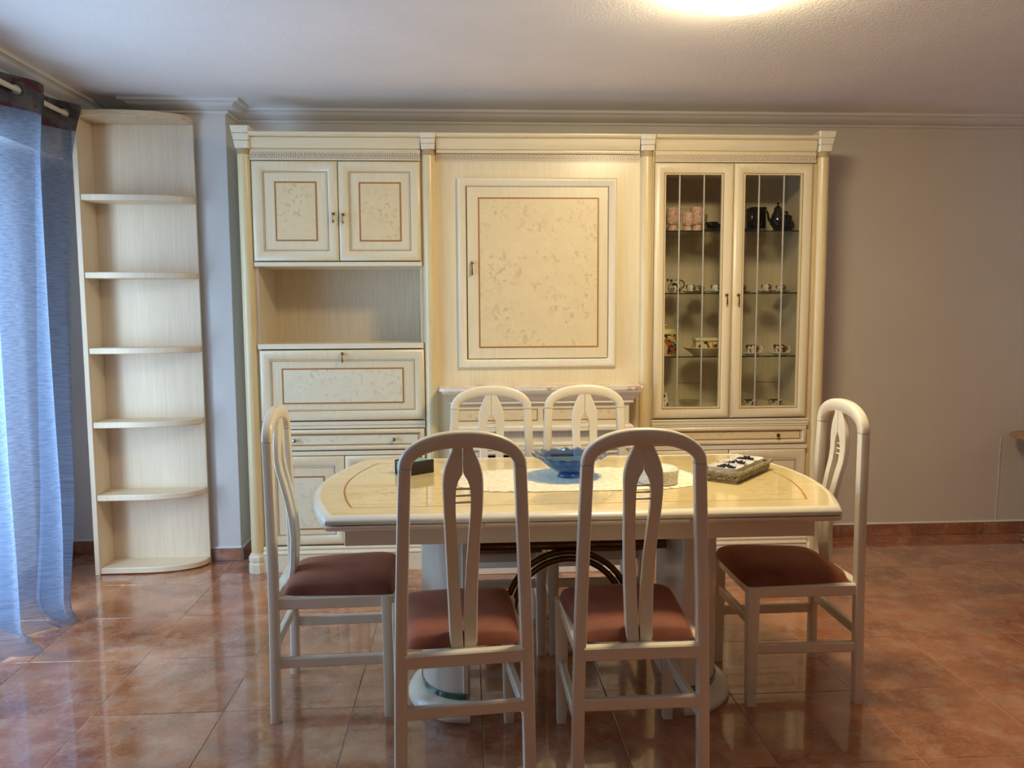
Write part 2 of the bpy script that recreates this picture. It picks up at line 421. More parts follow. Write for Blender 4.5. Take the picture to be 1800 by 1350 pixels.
# floor tiles: each tile a piece of the floor, with its own edges
def tile_mesh(x0, x1, y0, y1):
    g, c, h = .0011, .0016, .0085
    x0, x1, y0, y1 = x0+g, x1-g, y0+g, y1-g
    return [[(x0, y0, -h), (x1, y0, -h), (x1, y1, -h), (x0, y1, -h)], [(x0, y0, -c), (x1, y0, -c), (x1, y1, -c), (x0, y1, -c)],
            [(x0+c, y0+c, 0), (x1-c, y0+c, 0), (x1-c, y1-c, 0), (x0+c, y1-c, 0)]]
full = None; rng = random.Random(5)
for j in range(-8, 4):
    for i in range(-3, 12):
        x0, x1 = max(TX0+i*TS, XL), min(TX0+(i+1)*TS, XR); y0, y1 = TY0+j*TS, min(TY0+(j+1)*TS, YB)
        if x1-x0 < .01 or y1-y0 < .01: continue
        cx, cy = (x0+x1)/2, (y0+y1)/2
        if abs(x1-x0-TS) < 1e-6 and abs(y1-y0-TS) < 1e-6:
            if full is None:
                mb = MB().loft(tile_mesh(-TS/2, TS/2, -TS/2, TS/2))
                full = build('floor_tile', mb, M['tile'], smooth=0); me = full.data
                for p in me.polygons: p.use_smooth = False
                o = full
            else:
                o = full.copy(); COL.objects.link(o)
        else:
            o = build('floor_tile', MB().loft(tile_mesh(x0-cx, x1-cx, y0-cy, y1-cy)), M['tile'], smooth=0)
            for p in o.data.polygons: p.use_smooth = False
        o.parent = fl; o.location = (cx, cy, rng.uniform(-.0004, .0002))
        o.rotation_euler = (rng.uniform(-.0012, .0012), rng.uniform(-.0012, .0012), 0)
rest = build('floor_tile', MB().box(XL, XR, YFR, TY0-8*TS, -.006, 0), M['tile'], fl)

# skirting of cut tiles
SKH, SKT = .068, .010
def skirting(name, segs):
    """segs: ((x0,y0),(x1,y1), joints along) facing right of travel"""
    b = MB()
    for (a, c) in segs:
        b.sweep([a, c], [(0, 0), (SKT*.5, 0), (SKT*.5, SKH), (0, SKH)])
        b.sweep([a, c], [(0, SKH), (SKT, SKH), (SKT*.6, SKH+.006), (0, SKH+.008)])
    root = struct(name, b, M['cornice'])
    for (a, c) in segs:
        A, B = Vector(a), Vector(c); L = (B-A).length; d = (B-A)/L; n = Vector((d.y, -d.x)); p = 0.0
        first = .27
        cuts = [0.0]
        q = first
        while q < L-.02: cuts.append(q); q += TS
        cuts.append(L)
        for u0, u1 in zip(cuts, cuts[1:]):
            u0 += .002; u1 -= .002
            P = [A+d*u0, A+d*u1, A+d*u1+n*SKT, A+d*u0+n*SKT]
            build('skirting_tile', MB().loft([[(v.x, v.y, .001) for v in P], [(v.x, v.y, SKH-.001) for v in P]]), M['skirting_tile'], root, smooth=0)
    return root
skirting('baseboard_left', [((XL, 3.52), (XL, YB))])
skirting('baseboard_back', [((XL, YB), (PIER[0], YB)), ((PIER[0], YB), (PIER[0], PIER[2])), ((PIER[0], PIER[2]), (PIER[1], PIER[2])), ((PIER[1], PIER[2]), (PIER[1], YB)), ((1.86, YB), (XR, YB))])
skirting('baseboard_right', [((XR, YB), (XR, YFR))])

# balcony window in the left wall
b = MB()
for (y0, y1, z0, z1) in ((WY0, WY0+.07, WZ0, WZ1), (WY1-.07, WY1, WZ0, WZ1), (WY0, WY1, WZ0, WZ0+.09), (WY0, WY1, WZ1-.07, WZ1), (2.64, 2.72, WZ0, WZ1)):
    b.box(XL-.12, XL-.06, y0, y1, z0, z1)
win = struct('window_1', b, M['window_frame'], bevel=.004)
build('pane', MB().box(XL-.094, XL-.088, WY0+.07, 2.64, WZ0+.09, WZ1-.07), M['glass_window'], win)
build('pane', MB().box(XL-.094, XL-.088, 2.72, WY1-.07, WZ0+.09, WZ1-.07), M['glass_window'], win)

# ------------------------------------------------------------------ curtain, rod
RX, RZ = -1.825, 2.212
rod = thing('curtain_rod', 'pale curtain rod threaded through the dark eyelets of the blue curtain', 'curtain rod', (RX, 3.93, RZ))
build('pole', MB().tube([(RX, -.2, RZ), (RX, 3.907, RZ)], .011, 14), M['rod'], rod)
build('finial', MB().lathe([(.006, 0), (.016, .006), (.020, .016), (.016, .028), (.004, .034)], (0, 0, 0), 16), M['rod'], rod, local=True).matrix_local = Matrix.Translation((0, -.023, 0)) @ Matrix.Rotation(-PI/2, 4, 'X')
for y in (3.88, 1.58, -.1):
    build('bracket', MB().box(SOFX, RX+.004, y-.008, y+.008, RZ-.02, RZ-.011).box(SOFX, SOFX+.006, y-.016, y+.016, RZ-.035, RZ+.03), M['rod'], rod)

cu = thing('curtain', 'sheer blue curtain with dark floral heading hanging to the tiled floor', 'curtain', (RX, 3.2, 0))
Y_END = 3.925; PER = .40; Y_BEG = .6
# eyelets lie at Y_END-.03-k*.2
SHIFT = ((0, 0), (.05, .06), (.13, .13), (.36, .205), (.59, .29), (.76, .355), (.84, .405), (.92, .48), (1.0, .56))
def interp(l):
    for (a, p), (b_, q) in zip(SHIFT, SHIFT[1:]):
        if l <= b_: return p+(q-p)*(l-a)/(b_-a)
    return SHIFT[-1][1]
def cpos(s, z):
    """s = distance from the far edge along the rod, z height"""
    y = Y_END - s
    ph = 2*PI*(s-.065)/PER
    low = max(0, min(1, (2.25-z)/2.25))
    amp = .042 + .022*low + .010*math.sin(s*3.1)*low
    far = math.exp(-s/.55)
    x = RX - amp*math.sin(ph) + .022*low*math.sin(2.7*ph+1.3+low*1.2) + .030*low*low
    y -= far*interp(low)
    x += far*.05*low**2
    y += .018*low*math.sin(ph*2+.7)
    return x, y
NS, NZ = 520, 46
ZB = 2.135
rows = []
zs = [ZB*(1-(k/NZ)) for k in range(NZ+1)]
for k, z in enumerate(zs):
    row = []
    for i in range(NS+1):
        s = (Y_END-Y_BEG)*i/NS
        x, y = cpos(s, z)
        # the hem rests and spreads on the tiles
        if z < .10:
            u = (.10-z)/.10
            x += u*u*(.05+.05*math.sin(s*9.0)**2)
            row.append((x, y - u*u*.03*math.cos(s*5), max(.012 + .010*math.sin(s*23)**2, z)))
        else: row.append((x, y, z))
    rows.append(row)
build('cloth', MB().grid(rows), M['curtain'], cu, smooth=180)
rows = []
for k in range(5):
    z = ZB + (2.268-ZB)*k/4
    rows.append([(cpos((Y_END-Y_BEG)*i/NS, z)[0]+.0015, cpos((Y_END-Y_BEG)*i/NS, z)[1], z) for i in range(NS+1)])
# holes for the eyelets: leave out the quads round each ring
hb = MB(); NZ2 = 24; rows = []
for k in range(NZ2+1):
    z = ZB-.002 + (2.270-ZB)*k/NZ2
    rows.append([(cpos((Y_END-Y_BEG)*i/NS, z)[0], cpos((Y_END-Y_BEG)*i/NS, z)[1], z) for i in range(NS+1)])
EY = [.065 + .2*k for k in range(16)]
kk = NS+1
vs = [p for r in rows for p in r]; fs = []
for k in range(NZ2):
    for i in range(NS):
        s = (Y_END-Y_BEG)*(i+.5)/NS; zc = ZB-.002+(2.270-ZB)*(k+.5)/NZ2
        hit = False
        for e in EY:
            if abs(s-e) < .06:
                p = cpos(s, zc); q = cpos(e, zc)
                if math.hypot(math.hypot(p[0]-q[0], p[1]-q[1]), zc-RZ) < .022: hit = True
        if not hit: fs.append((k*kk+i, k*kk+i+1, (k+1)*kk+i+1, (k+1)*kk+i))
hb.add(vs, fs)
build('heading_band', hb, M['heading'], cu, smooth=180)
for e in EY:
    a, c = Vector((*cpos(e-.01, RZ), 0)), Vector((*cpos(e+.01, RZ), 0)); d = (c-a).normalized(); m = (a+c)/2
    pts = [(m.x+d.x*.024*math.cos(w), m.y+d.y*.024*math.cos(w), RZ+.024*math.sin(w)) for w in [2*PI*k/24 for k in range(24)]]
    build('eyelet', MB().tube(pts, .0048, 8, closed=True), M['black'], cu)

# ------------------------------------------------------------------ ceiling lamp
lx, ly = .888, 2.575
lamp = thing('ceiling_lamp', 'round white flush ceiling lamp, lit, above the dining table', 'ceiling lamp', (lx, ly, CEIL-.085))
build('mount', MB().lathe([(.12, -.012), (.190, -.014), (.197, -.008), (.197, 0)], (lx, ly, CEIL), 48), M['metal_white'], lamp)
build('shade', MB().lathe([(.001, -.085), (.055, -.083), (.10, -.077), (.140, -.066), (.170, -.050), (.186, -.034), (.189, -.022), (.182, -.0142)], (lx, ly, CEIL), 48), M['lamp'], lamp)

# ------------------------------------------------------------------ corner shelf unit
BX0, BX1, BYF, BYB = -1.852, -1.342, 3.950, 4.130
bk = thing('bookcase', 'tall empty open bookcase of pale wood with rounded shelf ends by the curtain', 'bookcase', (-1.6, 4.04, 0))
build('side_panel', MB().box(BX0, BX0+.024, BYF, BYB, 0, 2.226), M['shelf_wood'], bk, bevel=.002)
build('back_panel', MB().box(BX0+.024, BX1, BYB-.016, BYB, 0, 2.226), M['shelf_wood'], bk, bevel=.001)
def shelf_outline(x0, x1, yf, yb):
    pts = [(x0, yb), (x0, yf), ]
    n = 18; xs = x0+(x1-x0)*.40
    for k in range(n+1):
        u = k/n; a = u*PI/2
        pts.append((xs+(x1-xs)*math.sin(a)**.96, yf+(yb-.022-yf)*(1-math.cos(a)**1.0)*1.0))
    pts.append((x1, yb)); return pts
for k, zt in enumerate((.034, .403, .766, 1.130, 1.496, 1.866)):
    th = .030
    o = shelf_outline(BX0+.024, BX1-.004, BYF+.006, BYB-.016)
    build('shelf', MB().prism(o, zt-th, zt), [M['shelf_edge']] if False else M['shelf_wood'], bk, bevel=.004)
build('top', MB().prism(shelf_outline(BX0, BX1, BYF-.006, BYB), 2.226, 2.257), M['shelf_edge'], bk, bevel=.004)

# ------------------------------------------------------------------ wall unit: three cabinets
YD, YC, YBK = 3.945, 3.962, 4.325          # door face, carcass front, back
def handle(parent, x, y, z, drop=.045):
    build('handle', MB().lathe([(.001, 0), (.008, .001), (.008, .004), (.004, .007), (.004, .012), (.006, .014), (.004, .017), (.001, .018)], (0, 0, 0), 14), M['brass'], parent, local=True).matrix_local = Matrix.Translation(Vector((x, y, z))-wloc(parent)) @ Matrix.Rotation(PI/2, 4, 'X')
    build('handle_drop', MB().lathe([(.001, -drop), (.0052, -drop+.003), (.0056, -drop+.010), (.0036, -.018), (.0026, -.006), (.003, 0), (.001, .002)], (x, y-.014, z), 12), M['brass'], parent)
def knob(parent, x, y, z, mat='steel_knob'):
    build('knob', MB().lathe([(.004, 0), (.0038, .008), (.008, .012), (.010, .018), (.0085, .024), (.001, .027)], (0, 0, 0), 16), M[mat], parent, local=True).matrix_local = Matrix.Translation(Vector((x, y, z))-wloc(parent)) @ Matrix.Rotation(PI/2, 4, 'X')
def inlay_rect(parent, x0, x1, z0, z1, y, w=.0072, burl_m='burl'):
    build('burl_panel', MB().box(x0+w*.5, x1-w*.5, y-.0008, y+.004, z0+w*.5, z1-w*.5), M[burl_m], parent)
    build('inlay_line', MB().frame(x0, x1, z0, z1, y, [(0, -.002), (0, .0014), (w, .0014), (w, -.002)]), M['inlay'], parent)
DOORP = [(0, -.016), (0, .003), (.004, .008), (.012, .012), (.024, .0125), (.036, .0085), (.0455, .004), (.0475, .0012), (.0495, .0012), (.0505, .005), (.053, .005), (.0545, .001), (.0565, -.001)]
DOORM = [0, 0, 0, 0, 0, 0, 0, 1, 0, 0, 1, 0]
def panel_door(name, unit, x0, x1, z0, z1, inset, hx=None, hz=None, w=1.0, burl_m='burl', label=None):
    """a framed door: slab, mitred frame, inlay, burl field, handle"""
    d = build(name, MB().box(x0+.002, x1-.002, YD, YD+.016, z0+.002, z1-.002), M['cream'], unit)
    pr = [(a*w, h) for a, h in DOORP]
    build('frame_moulding', MB().frame(x0, x1, z0, z1, YD, pr, DOORM), [M['cream'], M['glaze']], d, smooth=60)
    ix0, ix1, iz0, iz1 = inset
    inlay_rect(d, ix0, ix1, iz0, iz1, YD, burl_m=burl_m)
    if hx is not None: handle(d, hx, YD-.0125, hz)
    return d
def column(unit, x, ztop, end=0):
    """end: -1 / 1 for the outer columns whose capital flares outward"""
    y = YD+.012
    c = build('column', MB().lathe([(.0302, .095), (.0302, 2.06)], (x, y, 0), 28), M['column'], unit)
    bb = MB()
    build('pilaster_back', MB().box(x-.031, x+.031, y, y+.05, .0, 2.10), M['cream'], c)
    n = [(0, .0350, .030), (.0, .0385, .032)]
    cap = MB()
    z0 = 2.078; H = ztop-z0; hs = [0, .32, .355, .65, .685, 1.0]; ws = [.0325, .0345, .0345, .037, .037, .0395]
    for q in (0, 2, 4):
        r = []
        for k in (q, q+1):
            wv = ws[k]; zz = z0+H*hs[k]; ex = .012*hs[k]
            xa, xb = x-wv-(ex if end < 0 else 0), x+wv+(ex if end > 0 else 0); yf = y-.034-.012*hs[k]
            ch = .006
            r.append([(xa, y+.05, zz), (xa, yf+ch, zz), (xa+ch, yf, zz), (xb-ch, yf, zz), (xb, yf+ch, zz), (xb, y+.05, zz)])
        cap.loft(r)
        if q < 4:
            wv = ws[q+1]-.006; cap.box(x-wv, x+wv, y-.034-.012*hs[q+1]+.006, y+.05, z0+H*hs[q+1], z0+H*hs[q+2])
    build('capital', cap, M['cream_pale'], c, smooth=30)
    build('neck_ring', MB().lathe([(.0302, 2.050), (.0325, 2.052), (.0325, 2.066), (.030, 2.070), (.030, 2.078)], (x, y, 0), 28), M['glaze_soft'], c)
    bs = MB()
    oc = lambda r, z: [(x+r*math.cos(PI/8+PI/4*k)*1.08, y+r*math.sin(PI/8+PI/4*k)*1.08, z) for k in range(8)]
    bs.loft([oc(.0335, .098), oc(.0335, .094), oc(.041, .080), oc(.041, .062), oc(.0385, .058), oc(.0385, .050), oc(.0415, .046), oc(.0415, .0)][::-1])
    build('base', bs, M['cream_pale'], c, smooth=20)
    return c
CORN = [(0, 2.064), (.016, 2.064), (.018, 2.068), (.018, 2.076), (.010, 2.0775), (.010, 2.0805), (.020, 2.082), (.024, 2.090), (.028, 2.104), (.029, 2.118), (.031, 2.129), (.022, 2.1305), (.022, 2.1335), (.038, 2.136), (.046, 2.140), (.048, 2.144), (.048, 2.153), (0, 2.153)]
def crown(unit, x0, x1, back=YBK, yf=YD-.004):
    b = MB().sweep([(x0, YC), (x1, YC)], CORN)
    b.box(x0, x1, YC, back, 2.128, 2.150)
    build('cornice', b, M['cream_h'], unit)
    f = build('frieze', MB().box(x0, x1, yf, YC+.012, 2.026, 2.064), M['pale_h'], unit)
    # the greek key relief, too fine to pick apart
    k = MB(); p = .0215; n = int((x1-x0)/p); p = (x1-x0)/n; z0, h = 2.036, .021
    def rect(u0, u1, v0, v1, X): k.box(X+u0*p, X+u1*p, yf-.0045, yf+.001, z0+v0*h, z0+v1*h)
    W = .15
    for i in range(n):
        X = x0+i*p
        rect(0, W, 0, 1, X); rect(W, .80, 1-W, 1, X); rect(.80-W, .80, .34, 1-W, X); rect(.36, .80-W, .34, .34+W, X); rect(.36, .36+W, .34+W, .66, X); rect(W, 1, 0, W, X)
    k.box(x0, x1, yf-.005, yf, 2.0595, 2.062); k.box(x0, x1, yf-.005, yf, 2.030, 2.0325)
    g = build('greek_key_relief', k, M['cream_pale'], f, smooth=0); g['kind'] = 'stuff'
    build('key_ground', MB().box(x0, x1, yf-.0005, yf+.001, 2.0325, 2.0595), M['glaze_soft'], f)
def rail(unit, x0, x1, z0, z1, lines=()):
    o_ = YC-(YD-.006); pr = [(0, z1), (o_-.002, z1), (o_, z1-.002)]
    for z in lines: pr += [(o_, z+.0016), (o_-.006, z+.0008), (o_-.006, z-.0008), (o_, z-.0016)]
    pr += [(o_, z0+.002), (o_-.002, z0), (0, z0)]
    b = MB().sweep([(x0, YC), (x1, YC)], pr); b.box(x0, x1, YC, YBK-.012, z0, z1)
    return build('rail', b, M['pale_h'], unit)
def plinth(unit, x0, x1):
    b = MB().sweep([(x0, YC), (x1, YC)], [(0, .128), (.024, .128), (.030, .122), (.030, .114), (.024, .110), (.028, .106), (.034, .098), (.034, .092), (.026, .088), (.030, .086), (.030, 0), (0, 0)])
    build('plinth', b, M['pale_h'], unit)

# ---- left cabinet with drop-front desk
ux0, ux1 = -1.026, -.205
LU = thing('wall_unit_cabinet', 'cream wall unit section with an open niche and a drop-front desk flap', 'cabinet', ((ux0+ux1)/2, 4.1, 0), 'sections of the cream wall unit')
b = MB()
b.box(ux0, ux0+.018, YC, YBK, .0, 2.13); b.box(ux1-.018, ux1, YC, YBK, .0, 2.13)
b.box(ux0, ux1, YBK-.012, YBK, 0, 2.13)
b.box(ux0+.018, ux1-.018, YC+.004, YBK-.012, 2.024, 2.032)
build('body', b, M['niche'], LU, smooth=0)
crown(LU, -1.024, -.213)
rail(LU, -1.020, -.213, 1.520, 1.541)
rail(LU, -1.016, -.211, 1.118, 1.143)
rail(LU, -1.008, -.209, .722, .757, (.7385,))
rail(LU, -1.0, -.212, .588, .609)
panel_door('door', LU, -1.019, -.613, 1.546, 2.021, (-.914, -.713, 1.641, 1.925), -.634, 1.770)
panel_door('door', LU, -.609, -.216, 1.546, 2.021, (-.512, -.309, 1.639, 1.923), -.588, 1.766)
d = panel_door('desk_flap', LU, -1.010, -.209, .763, 1.112, (-.907, -.311, .846, 1.023), -.608, 1.094, burl_m='burl_white')
def drawer(unit, x0, x1, z0, z1, knobs, mat):
    d = build('drawer', MB().box(x0+.002, x1-.002, YD, YD+.016, z0+.002, z1-.002), M['cream'], unit)
    pr = [(0, -.016), (0, .004), (.003, .010), (.010, .013), (.018, .011), (.021, .004), (.022, .001), (.024, .001), (.026, -.001)]
    build('frame_moulding', MB().frame(x0, x1, z0, z1, YD, pr, [0, 0, 0, 0, 0, 0, 1, 0]), [M['cream'], M['glaze']], d, smooth=60)
    inlay_rect(d, x0+.030, x1-.030, z0+.025, z1-.025, YD, .004, 'burl_white' if mat == 'steel_knob' else 'burl')
    for kx in knobs: knob(d, kx, YD, (z0+z1)/2, mat)
drawer(LU, -.990, -.213, .614, .717, (-.852, -.364), 'steel_knob')
panel_door('door', LU, -1.0, -.613, .136, .584, (-.905, -.712, .212, .484), burl_m='burl_white')
panel_door('door', LU, -.609, -.214, .136, .584, (-.514, -.312, .212, .484), burl_m='burl_white')
plinth(LU, -1.022, -.205)
column(LU, -1.056, 2.180, -1); column(LU, -.175, 2.153)

# ---- centre cabinet: framed television door above a marble mantel
cx0, cx1 = -.145, .870
CU = thing('wall_unit_cabinet', 'cream wall unit section with one large framed door above a marble mantel shelf', 'cabinet', ((cx0+cx1)/2, 4.1, 0), 'sections of the cream wall unit')
b = MB(); b.box(cx0, .004, YC+.008, YC+.03, .90, 2.13); b.box(.714, cx1, YC+.008, YC+.03, .90, 2.13); b.box(.004, .714, YC+.008, YC+.03, .90, 1.056); b.box(.004, .714, YC+.008, YC+.03, 1.909, 2.13); b.box(cx0, cx0+.018, YC+.03, YBK, 0, 2.13); b.box(cx1-.018, cx1, YC+.03, YBK, 0, 2.13); b.box(cx0, cx1, YBK-.01, YBK, 0, 2.13)
build('body', b, M['cream'], CU, smooth=0)
crown(CU, -.136, .861, yf=YC+.004)
WF = [(0, -.004), (0, .016), (.004, .021), (.012, .022), (.020, .018), (.024, .017), (.034, .012), (.040, .006), (.042, -.004)]
yp = YC+.008
build('frame_moulding', MB().frame(-.036, .753, 1.018, 1.949, yp, WF), M['cream_pale'], CU, smooth=60)
dd = build('door', MB().box(.010, .708, yp-.012, yp+.006, 1.062, 1.905), M['cream'], CU, bevel=.0015)
inlay_rect(dd, .064, .663, 1.115, 1.854, yp-.012)
handle(dd, .032, yp-.0125, 1.536, .062)
ym = 3.785
# marble mantel shelf and its crown
b = MB().sweep([(-.075, YC), (-.075, ym+.045), (.805, ym+.045), (.805, YC)], [(0, .846), (.006, .846), (.010, .852), (.008, .858), (.012, .864), (.020, .872), (.030, .892), (.044, .906), (.046, .913), (0, .913)])
b.box(-.074, .804, ym+.046, YC, .86, .912)
build('mantel_crown', b, M['pale_h'], CU)
out = [(-.134, YC+.008), (-.134, ym+.020), (-.120, ym+.004), (-.098, ym-.002), (.828, ym-.002), (.850, ym+.004), (.864, ym+.020), (.864, YC+.008)]
b = MB().sweep(out, [(-.02, .913), (-.004, .913), (0, .917), (0, .927), (-.005, .931), (-.02, .931)]); b.poly([(x*.97+.011, y, .9305) for x, y in out]); b.poly([(x*.97+.011, y, .9135) for x, y in out][::-1])
build('marble_shelf', b, M['marble'], CU)
yq = 3.835
b = MB(); b.box(-.066, .797, yq, YC+.008, .742, .848)
dr = build('drawer', b, M['cream'], CU, bevel=.002)
for (a, c) in ((-.045, .345), (.372, .772)):
    inlay_rect(dr, a, c, .764, .822, yq, .0045)
b = MB().sweep([(-.070, YC), (-.070, yq-.004), (.801, yq-.004), (.801, YC)], [(0, .712), (.010, .712), (.016, .717), (.016, .732), (.010, .738), (.004, .742), (-.03, .742)]); b.box(-.07, .80, yq, YC, .712, .741)
build('ledge_moulding', b, M['cream_pale'], CU)
b = MB().box(-.060, .791, yq+.010, YC, .655, .712); build('recessed_panel', b, M['niche'], CU)
b = MB().sweep([(-.070, YC), (-.070, yq-.002), (.801, yq-.002), (.801, YC)], [(-.03, .618), (.006, .618), (.012, .623), (.012, .633), (.004, .637), (.010, .641), (.010, .650), (.004, .656), (-.03, .656)]); b.box(-.07, .80, yq, YC, .619, .655)
build('lintel_moulding', b, M['cream_pale'], CU)
for (a, c) in ((-.066, .060), (.672, .797)):
    j = build('jamb', MB().box(a, c, yq, YC, .055, .618), M['cream'], CU, bevel=.002)
    build('frame_moulding', MB().frame(a+.006, c-.006, .065, .612, yq, [(0, 0), (.002, .006), (.010, .008), (.016, .004), (.018, 0)]), M['cream_pale'], j)
build('opening_frame', MB().frame(.056, .676, .04, .620, yq, [(0, 0), (0, .008), (.012, .012), (.018, .010), (.024, .004), (.026, 0), (.026, -.10)]), M['cream_pale'], CU)
b = MB(); b.box(.062, .670, 4.26, 4.27, .05, .612); b.box(.060, .066, yq+.02, 4.26, .05, .612); b.box(.666, .672, yq+.02, 4.26, .05, .612); b.box(.062, .670, yq+.02, 4.26, .606, .612); b.box(.062, .670, yq+.02, 4.26, .046, .052)
build('hearth_lining', b, M['hearth_dark'], CU, smooth=0)
build('plinth', MB().box(-.072, .803, yq-.010, YC, 0, .055), M['cream_pale'], CU, bevel=.003)
for a_, c_ in ((cx0, -.07), (.80, cx1)): build('return_panel', MB().box(a_, c_, YC, YC+.02, .0, .92), M['cream'], CU)

# ---- right display cabinet
dx0, dx1 = .930, 1.760
DU = thing('display_cabinet', 'cream display cabinet with two leaded glass doors and crockery on glass shelves', 'cabinet', ((dx0+dx1)/2, 4.1, 0), 'sections of the cream wall unit')
b = MB(); b.box(dx0, dx0+.018, YC, YBK, 0, 2.13); b.box(dx1-.018, dx1, YC, YBK, 0, 2.13); b.box(dx0, dx1, YBK-.012, YBK, 0, 2.13)
b.box(dx0, dx1, YC+.004, YBK, .782, .802); b.box(dx0, dx1, YC+.004, YBK, 2.00, 2.02)
build('body', b, M['niche'], DU, smooth=0)
crown(DU, .940, 1.750)
rail(DU, .936, 1.745, .706, .744, (.733, .7165))
rail(DU, .936, 1.742, .586, .609)
drawer(DU, .940, 1.738, .612, .704, (1.095, 1.588), 'brass')
panel_door('door', DU, .940, 1.333, .130, .583, (1.035, 1.236, .205, .484))
panel_door('door', DU, 1.337, 1.736, .130, .583, (1.434, 1.640, .205, .484))
plinth(DU, .930, 1.752)
column(DU, .900, 2.153); column(DU, 1.791, 2.174, 1)
GP = [(0, -.012), (0, .003), (.004, .009), (.014, .013), (.028, .012), (.040, .007), (.047, .004), (.0485, .002), (.050, .002), (.051, .006), (.056, .005), (.058, -.008), (.050, -.012)]
GM = [0, 0, 0, 0, 0, 0, 1, 1, 0, 2, 2, 0]
for n_, (a, c, l1, l2) in enumerate(((.938, 1.333, 1.064, 1.187), (1.337, 1.735, 1.466, 1.592))):
    z0, z1 = .750, 2.021
    gd = build('glass_door', MB().frame(a, c, z0, z1, YD, GP, GM), [M['cream'], M['glaze'], M['column']], DU, smooth=60)
    gx0, gx1, gz0, gz1 = a+.054, c-.054, z0+.054, z1-.054
    for (p, q) in ((gx0, l1), (l1, l2), (l2, gx1)):
        zz = [(gz0, gz1)] if q != l2 else [(gz0, .930), (.930, gz1)]
        for (s0, s1) in zz:
            # bevelled pane: flat middle, sloping margins
            bw = .012; pb = MB()
            pb.frame(p+.001, q-.001, s0+.001, s1-.001, YD+.004, [(0, -.001), (bw, .0012)])
            pb.poly([(p+bw+.001, YD+.0028, s0+bw+.001), (q-bw-.001, YD+.0028, s0+bw+.001), (q-bw-.001, YD+.0028, s1-bw-.001), (p+bw+.001, YD+.0028, s1-bw-.001)])
            build('pane', pb, M['glass_cab'], gd, smooth=2)
    for lx_ in (l1, l2):
        build('lead_came', MB().box(lx_-.003, lx_+.003, YD-.001, YD+.007, gz0, gz1), M['came'], gd, bevel=.001)
    build('lead_came', MB().box(l1, l2, YD+.001, YD+.006, .929, .932), M['brass'], gd)
    handle(gd, (c-.027) if n_ == 0 else (a+.029), YD-.012, 1.372, .05)
SH = (1.698, 1.385, 1.062)
for z in SH:
    s = build('glass_shelf', MB().box(dx0+.019, dx1-.019, YC+.035, YBK-.013, z-.006, z), M['glass_shelf'], DU)
    build('shelf_edge', MB().box(dx0+.019, dx1-.019, YC+.033, YC+.035, z-.006, z), M['glass_edge'], s)

# ---- crockery in the display cabinet
def simple(name, label, cat, group, prof, x, y, z, mat, n=24, extra=None):
    t = thing(name, label, cat, (x, y, z), group)
    build('body', MB().lathe(prof, (x, y, z), n), mat, t)
    return t
def handle_loop(t, x, y, z, r, thick, mat, ang=0.0, sy=1.0):
    pts = [(x+math.cos(ang)*r*math.sin(w), y+math.sin(ang)*r*math.sin(w), z+sy*r*math.cos(w)) for w in [PI*k/12 for k in range(13)]]
    build('handle', MB().tube(pts, thick, 7), mat, t)
GOB = [(.001, 0), (.022, 0), (.024, .003), (.020, .022), (.018, .026), (.027, .034), (.030, .05), (.031, .10), (.0285, .10), (.027, .05), (.018, .036), (.001, .034)]
def goblet(x, y, sc, label):
    simple('goblet', label, 'goblet', 'pink goblets in the display cabinet', [(r*sc, z_*sc) for r, z_ in GOB], x, y, SH[0], M['pink_glass'])
goblet(1.070, 4.08, 1.20, 'tall pink marbled goblet on the top shelf beside the door frame edge')
goblet(1.132, 4.04, .92, 'smallest pink marbled goblet between two bigger ones on top shelf')
goblet(1.195, 4.08, 1.24, 'largest pink marbled goblet on the top shelf next to the clear glass')
goblet(1.020, 4.16, 1.18, 'pink marbled goblet in the back corner of the top shelf')
simple('drinking_glass', 'clear flared drinking glass beside the largest pink goblet', 'glass', None, [(.001, 0), (.018, 0), (.019, .012), (.028, .105), (.0265, .105), (.017, .014), (.001, .013)], 1.262, 4.215, SH[0], M['glass_clear'])
CUPP = [(.001, 0), (.016, 0), (.018, .004), (.030, .022), (.034, .044), (.032, .044), (.028, .022), (.014, .007), (.001, .006)]
SAUP = [(.001, 0), (.028, 0), (.032, .003), (.056, .011), (.0565, .0135), (.032, .006), (.001, .005)]
def cup(x, y, z, mat, saucer_mat, what, sc=1.0, ang=0.0, group=None, dark=None):
    s = None; base = z
    if saucer_mat is not None:
        s = build('saucer', MB().lathe([(r*sc, h*sc) for r, h in SAUP], (x, y, z), 28), saucer_mat); recenter(s)
        tag(s, 'saucer under the ' + what, 'saucer', (group or 'cups') + ' saucers'); base = z+.0052*sc
    t = thing('cup', what, 'cup', (x, y, base), group)
    build('body', MB().lathe([(r*sc, h*sc) for r, h in CUPP], (x, y, base), 28), mat, t)
    handle_loop(t, x+math.cos(ang)*.029*sc, y+math.sin(ang)*.029*sc, base+.024*sc, .015*sc, .0028*sc, dark or mat, ang, 1.0)
    return t
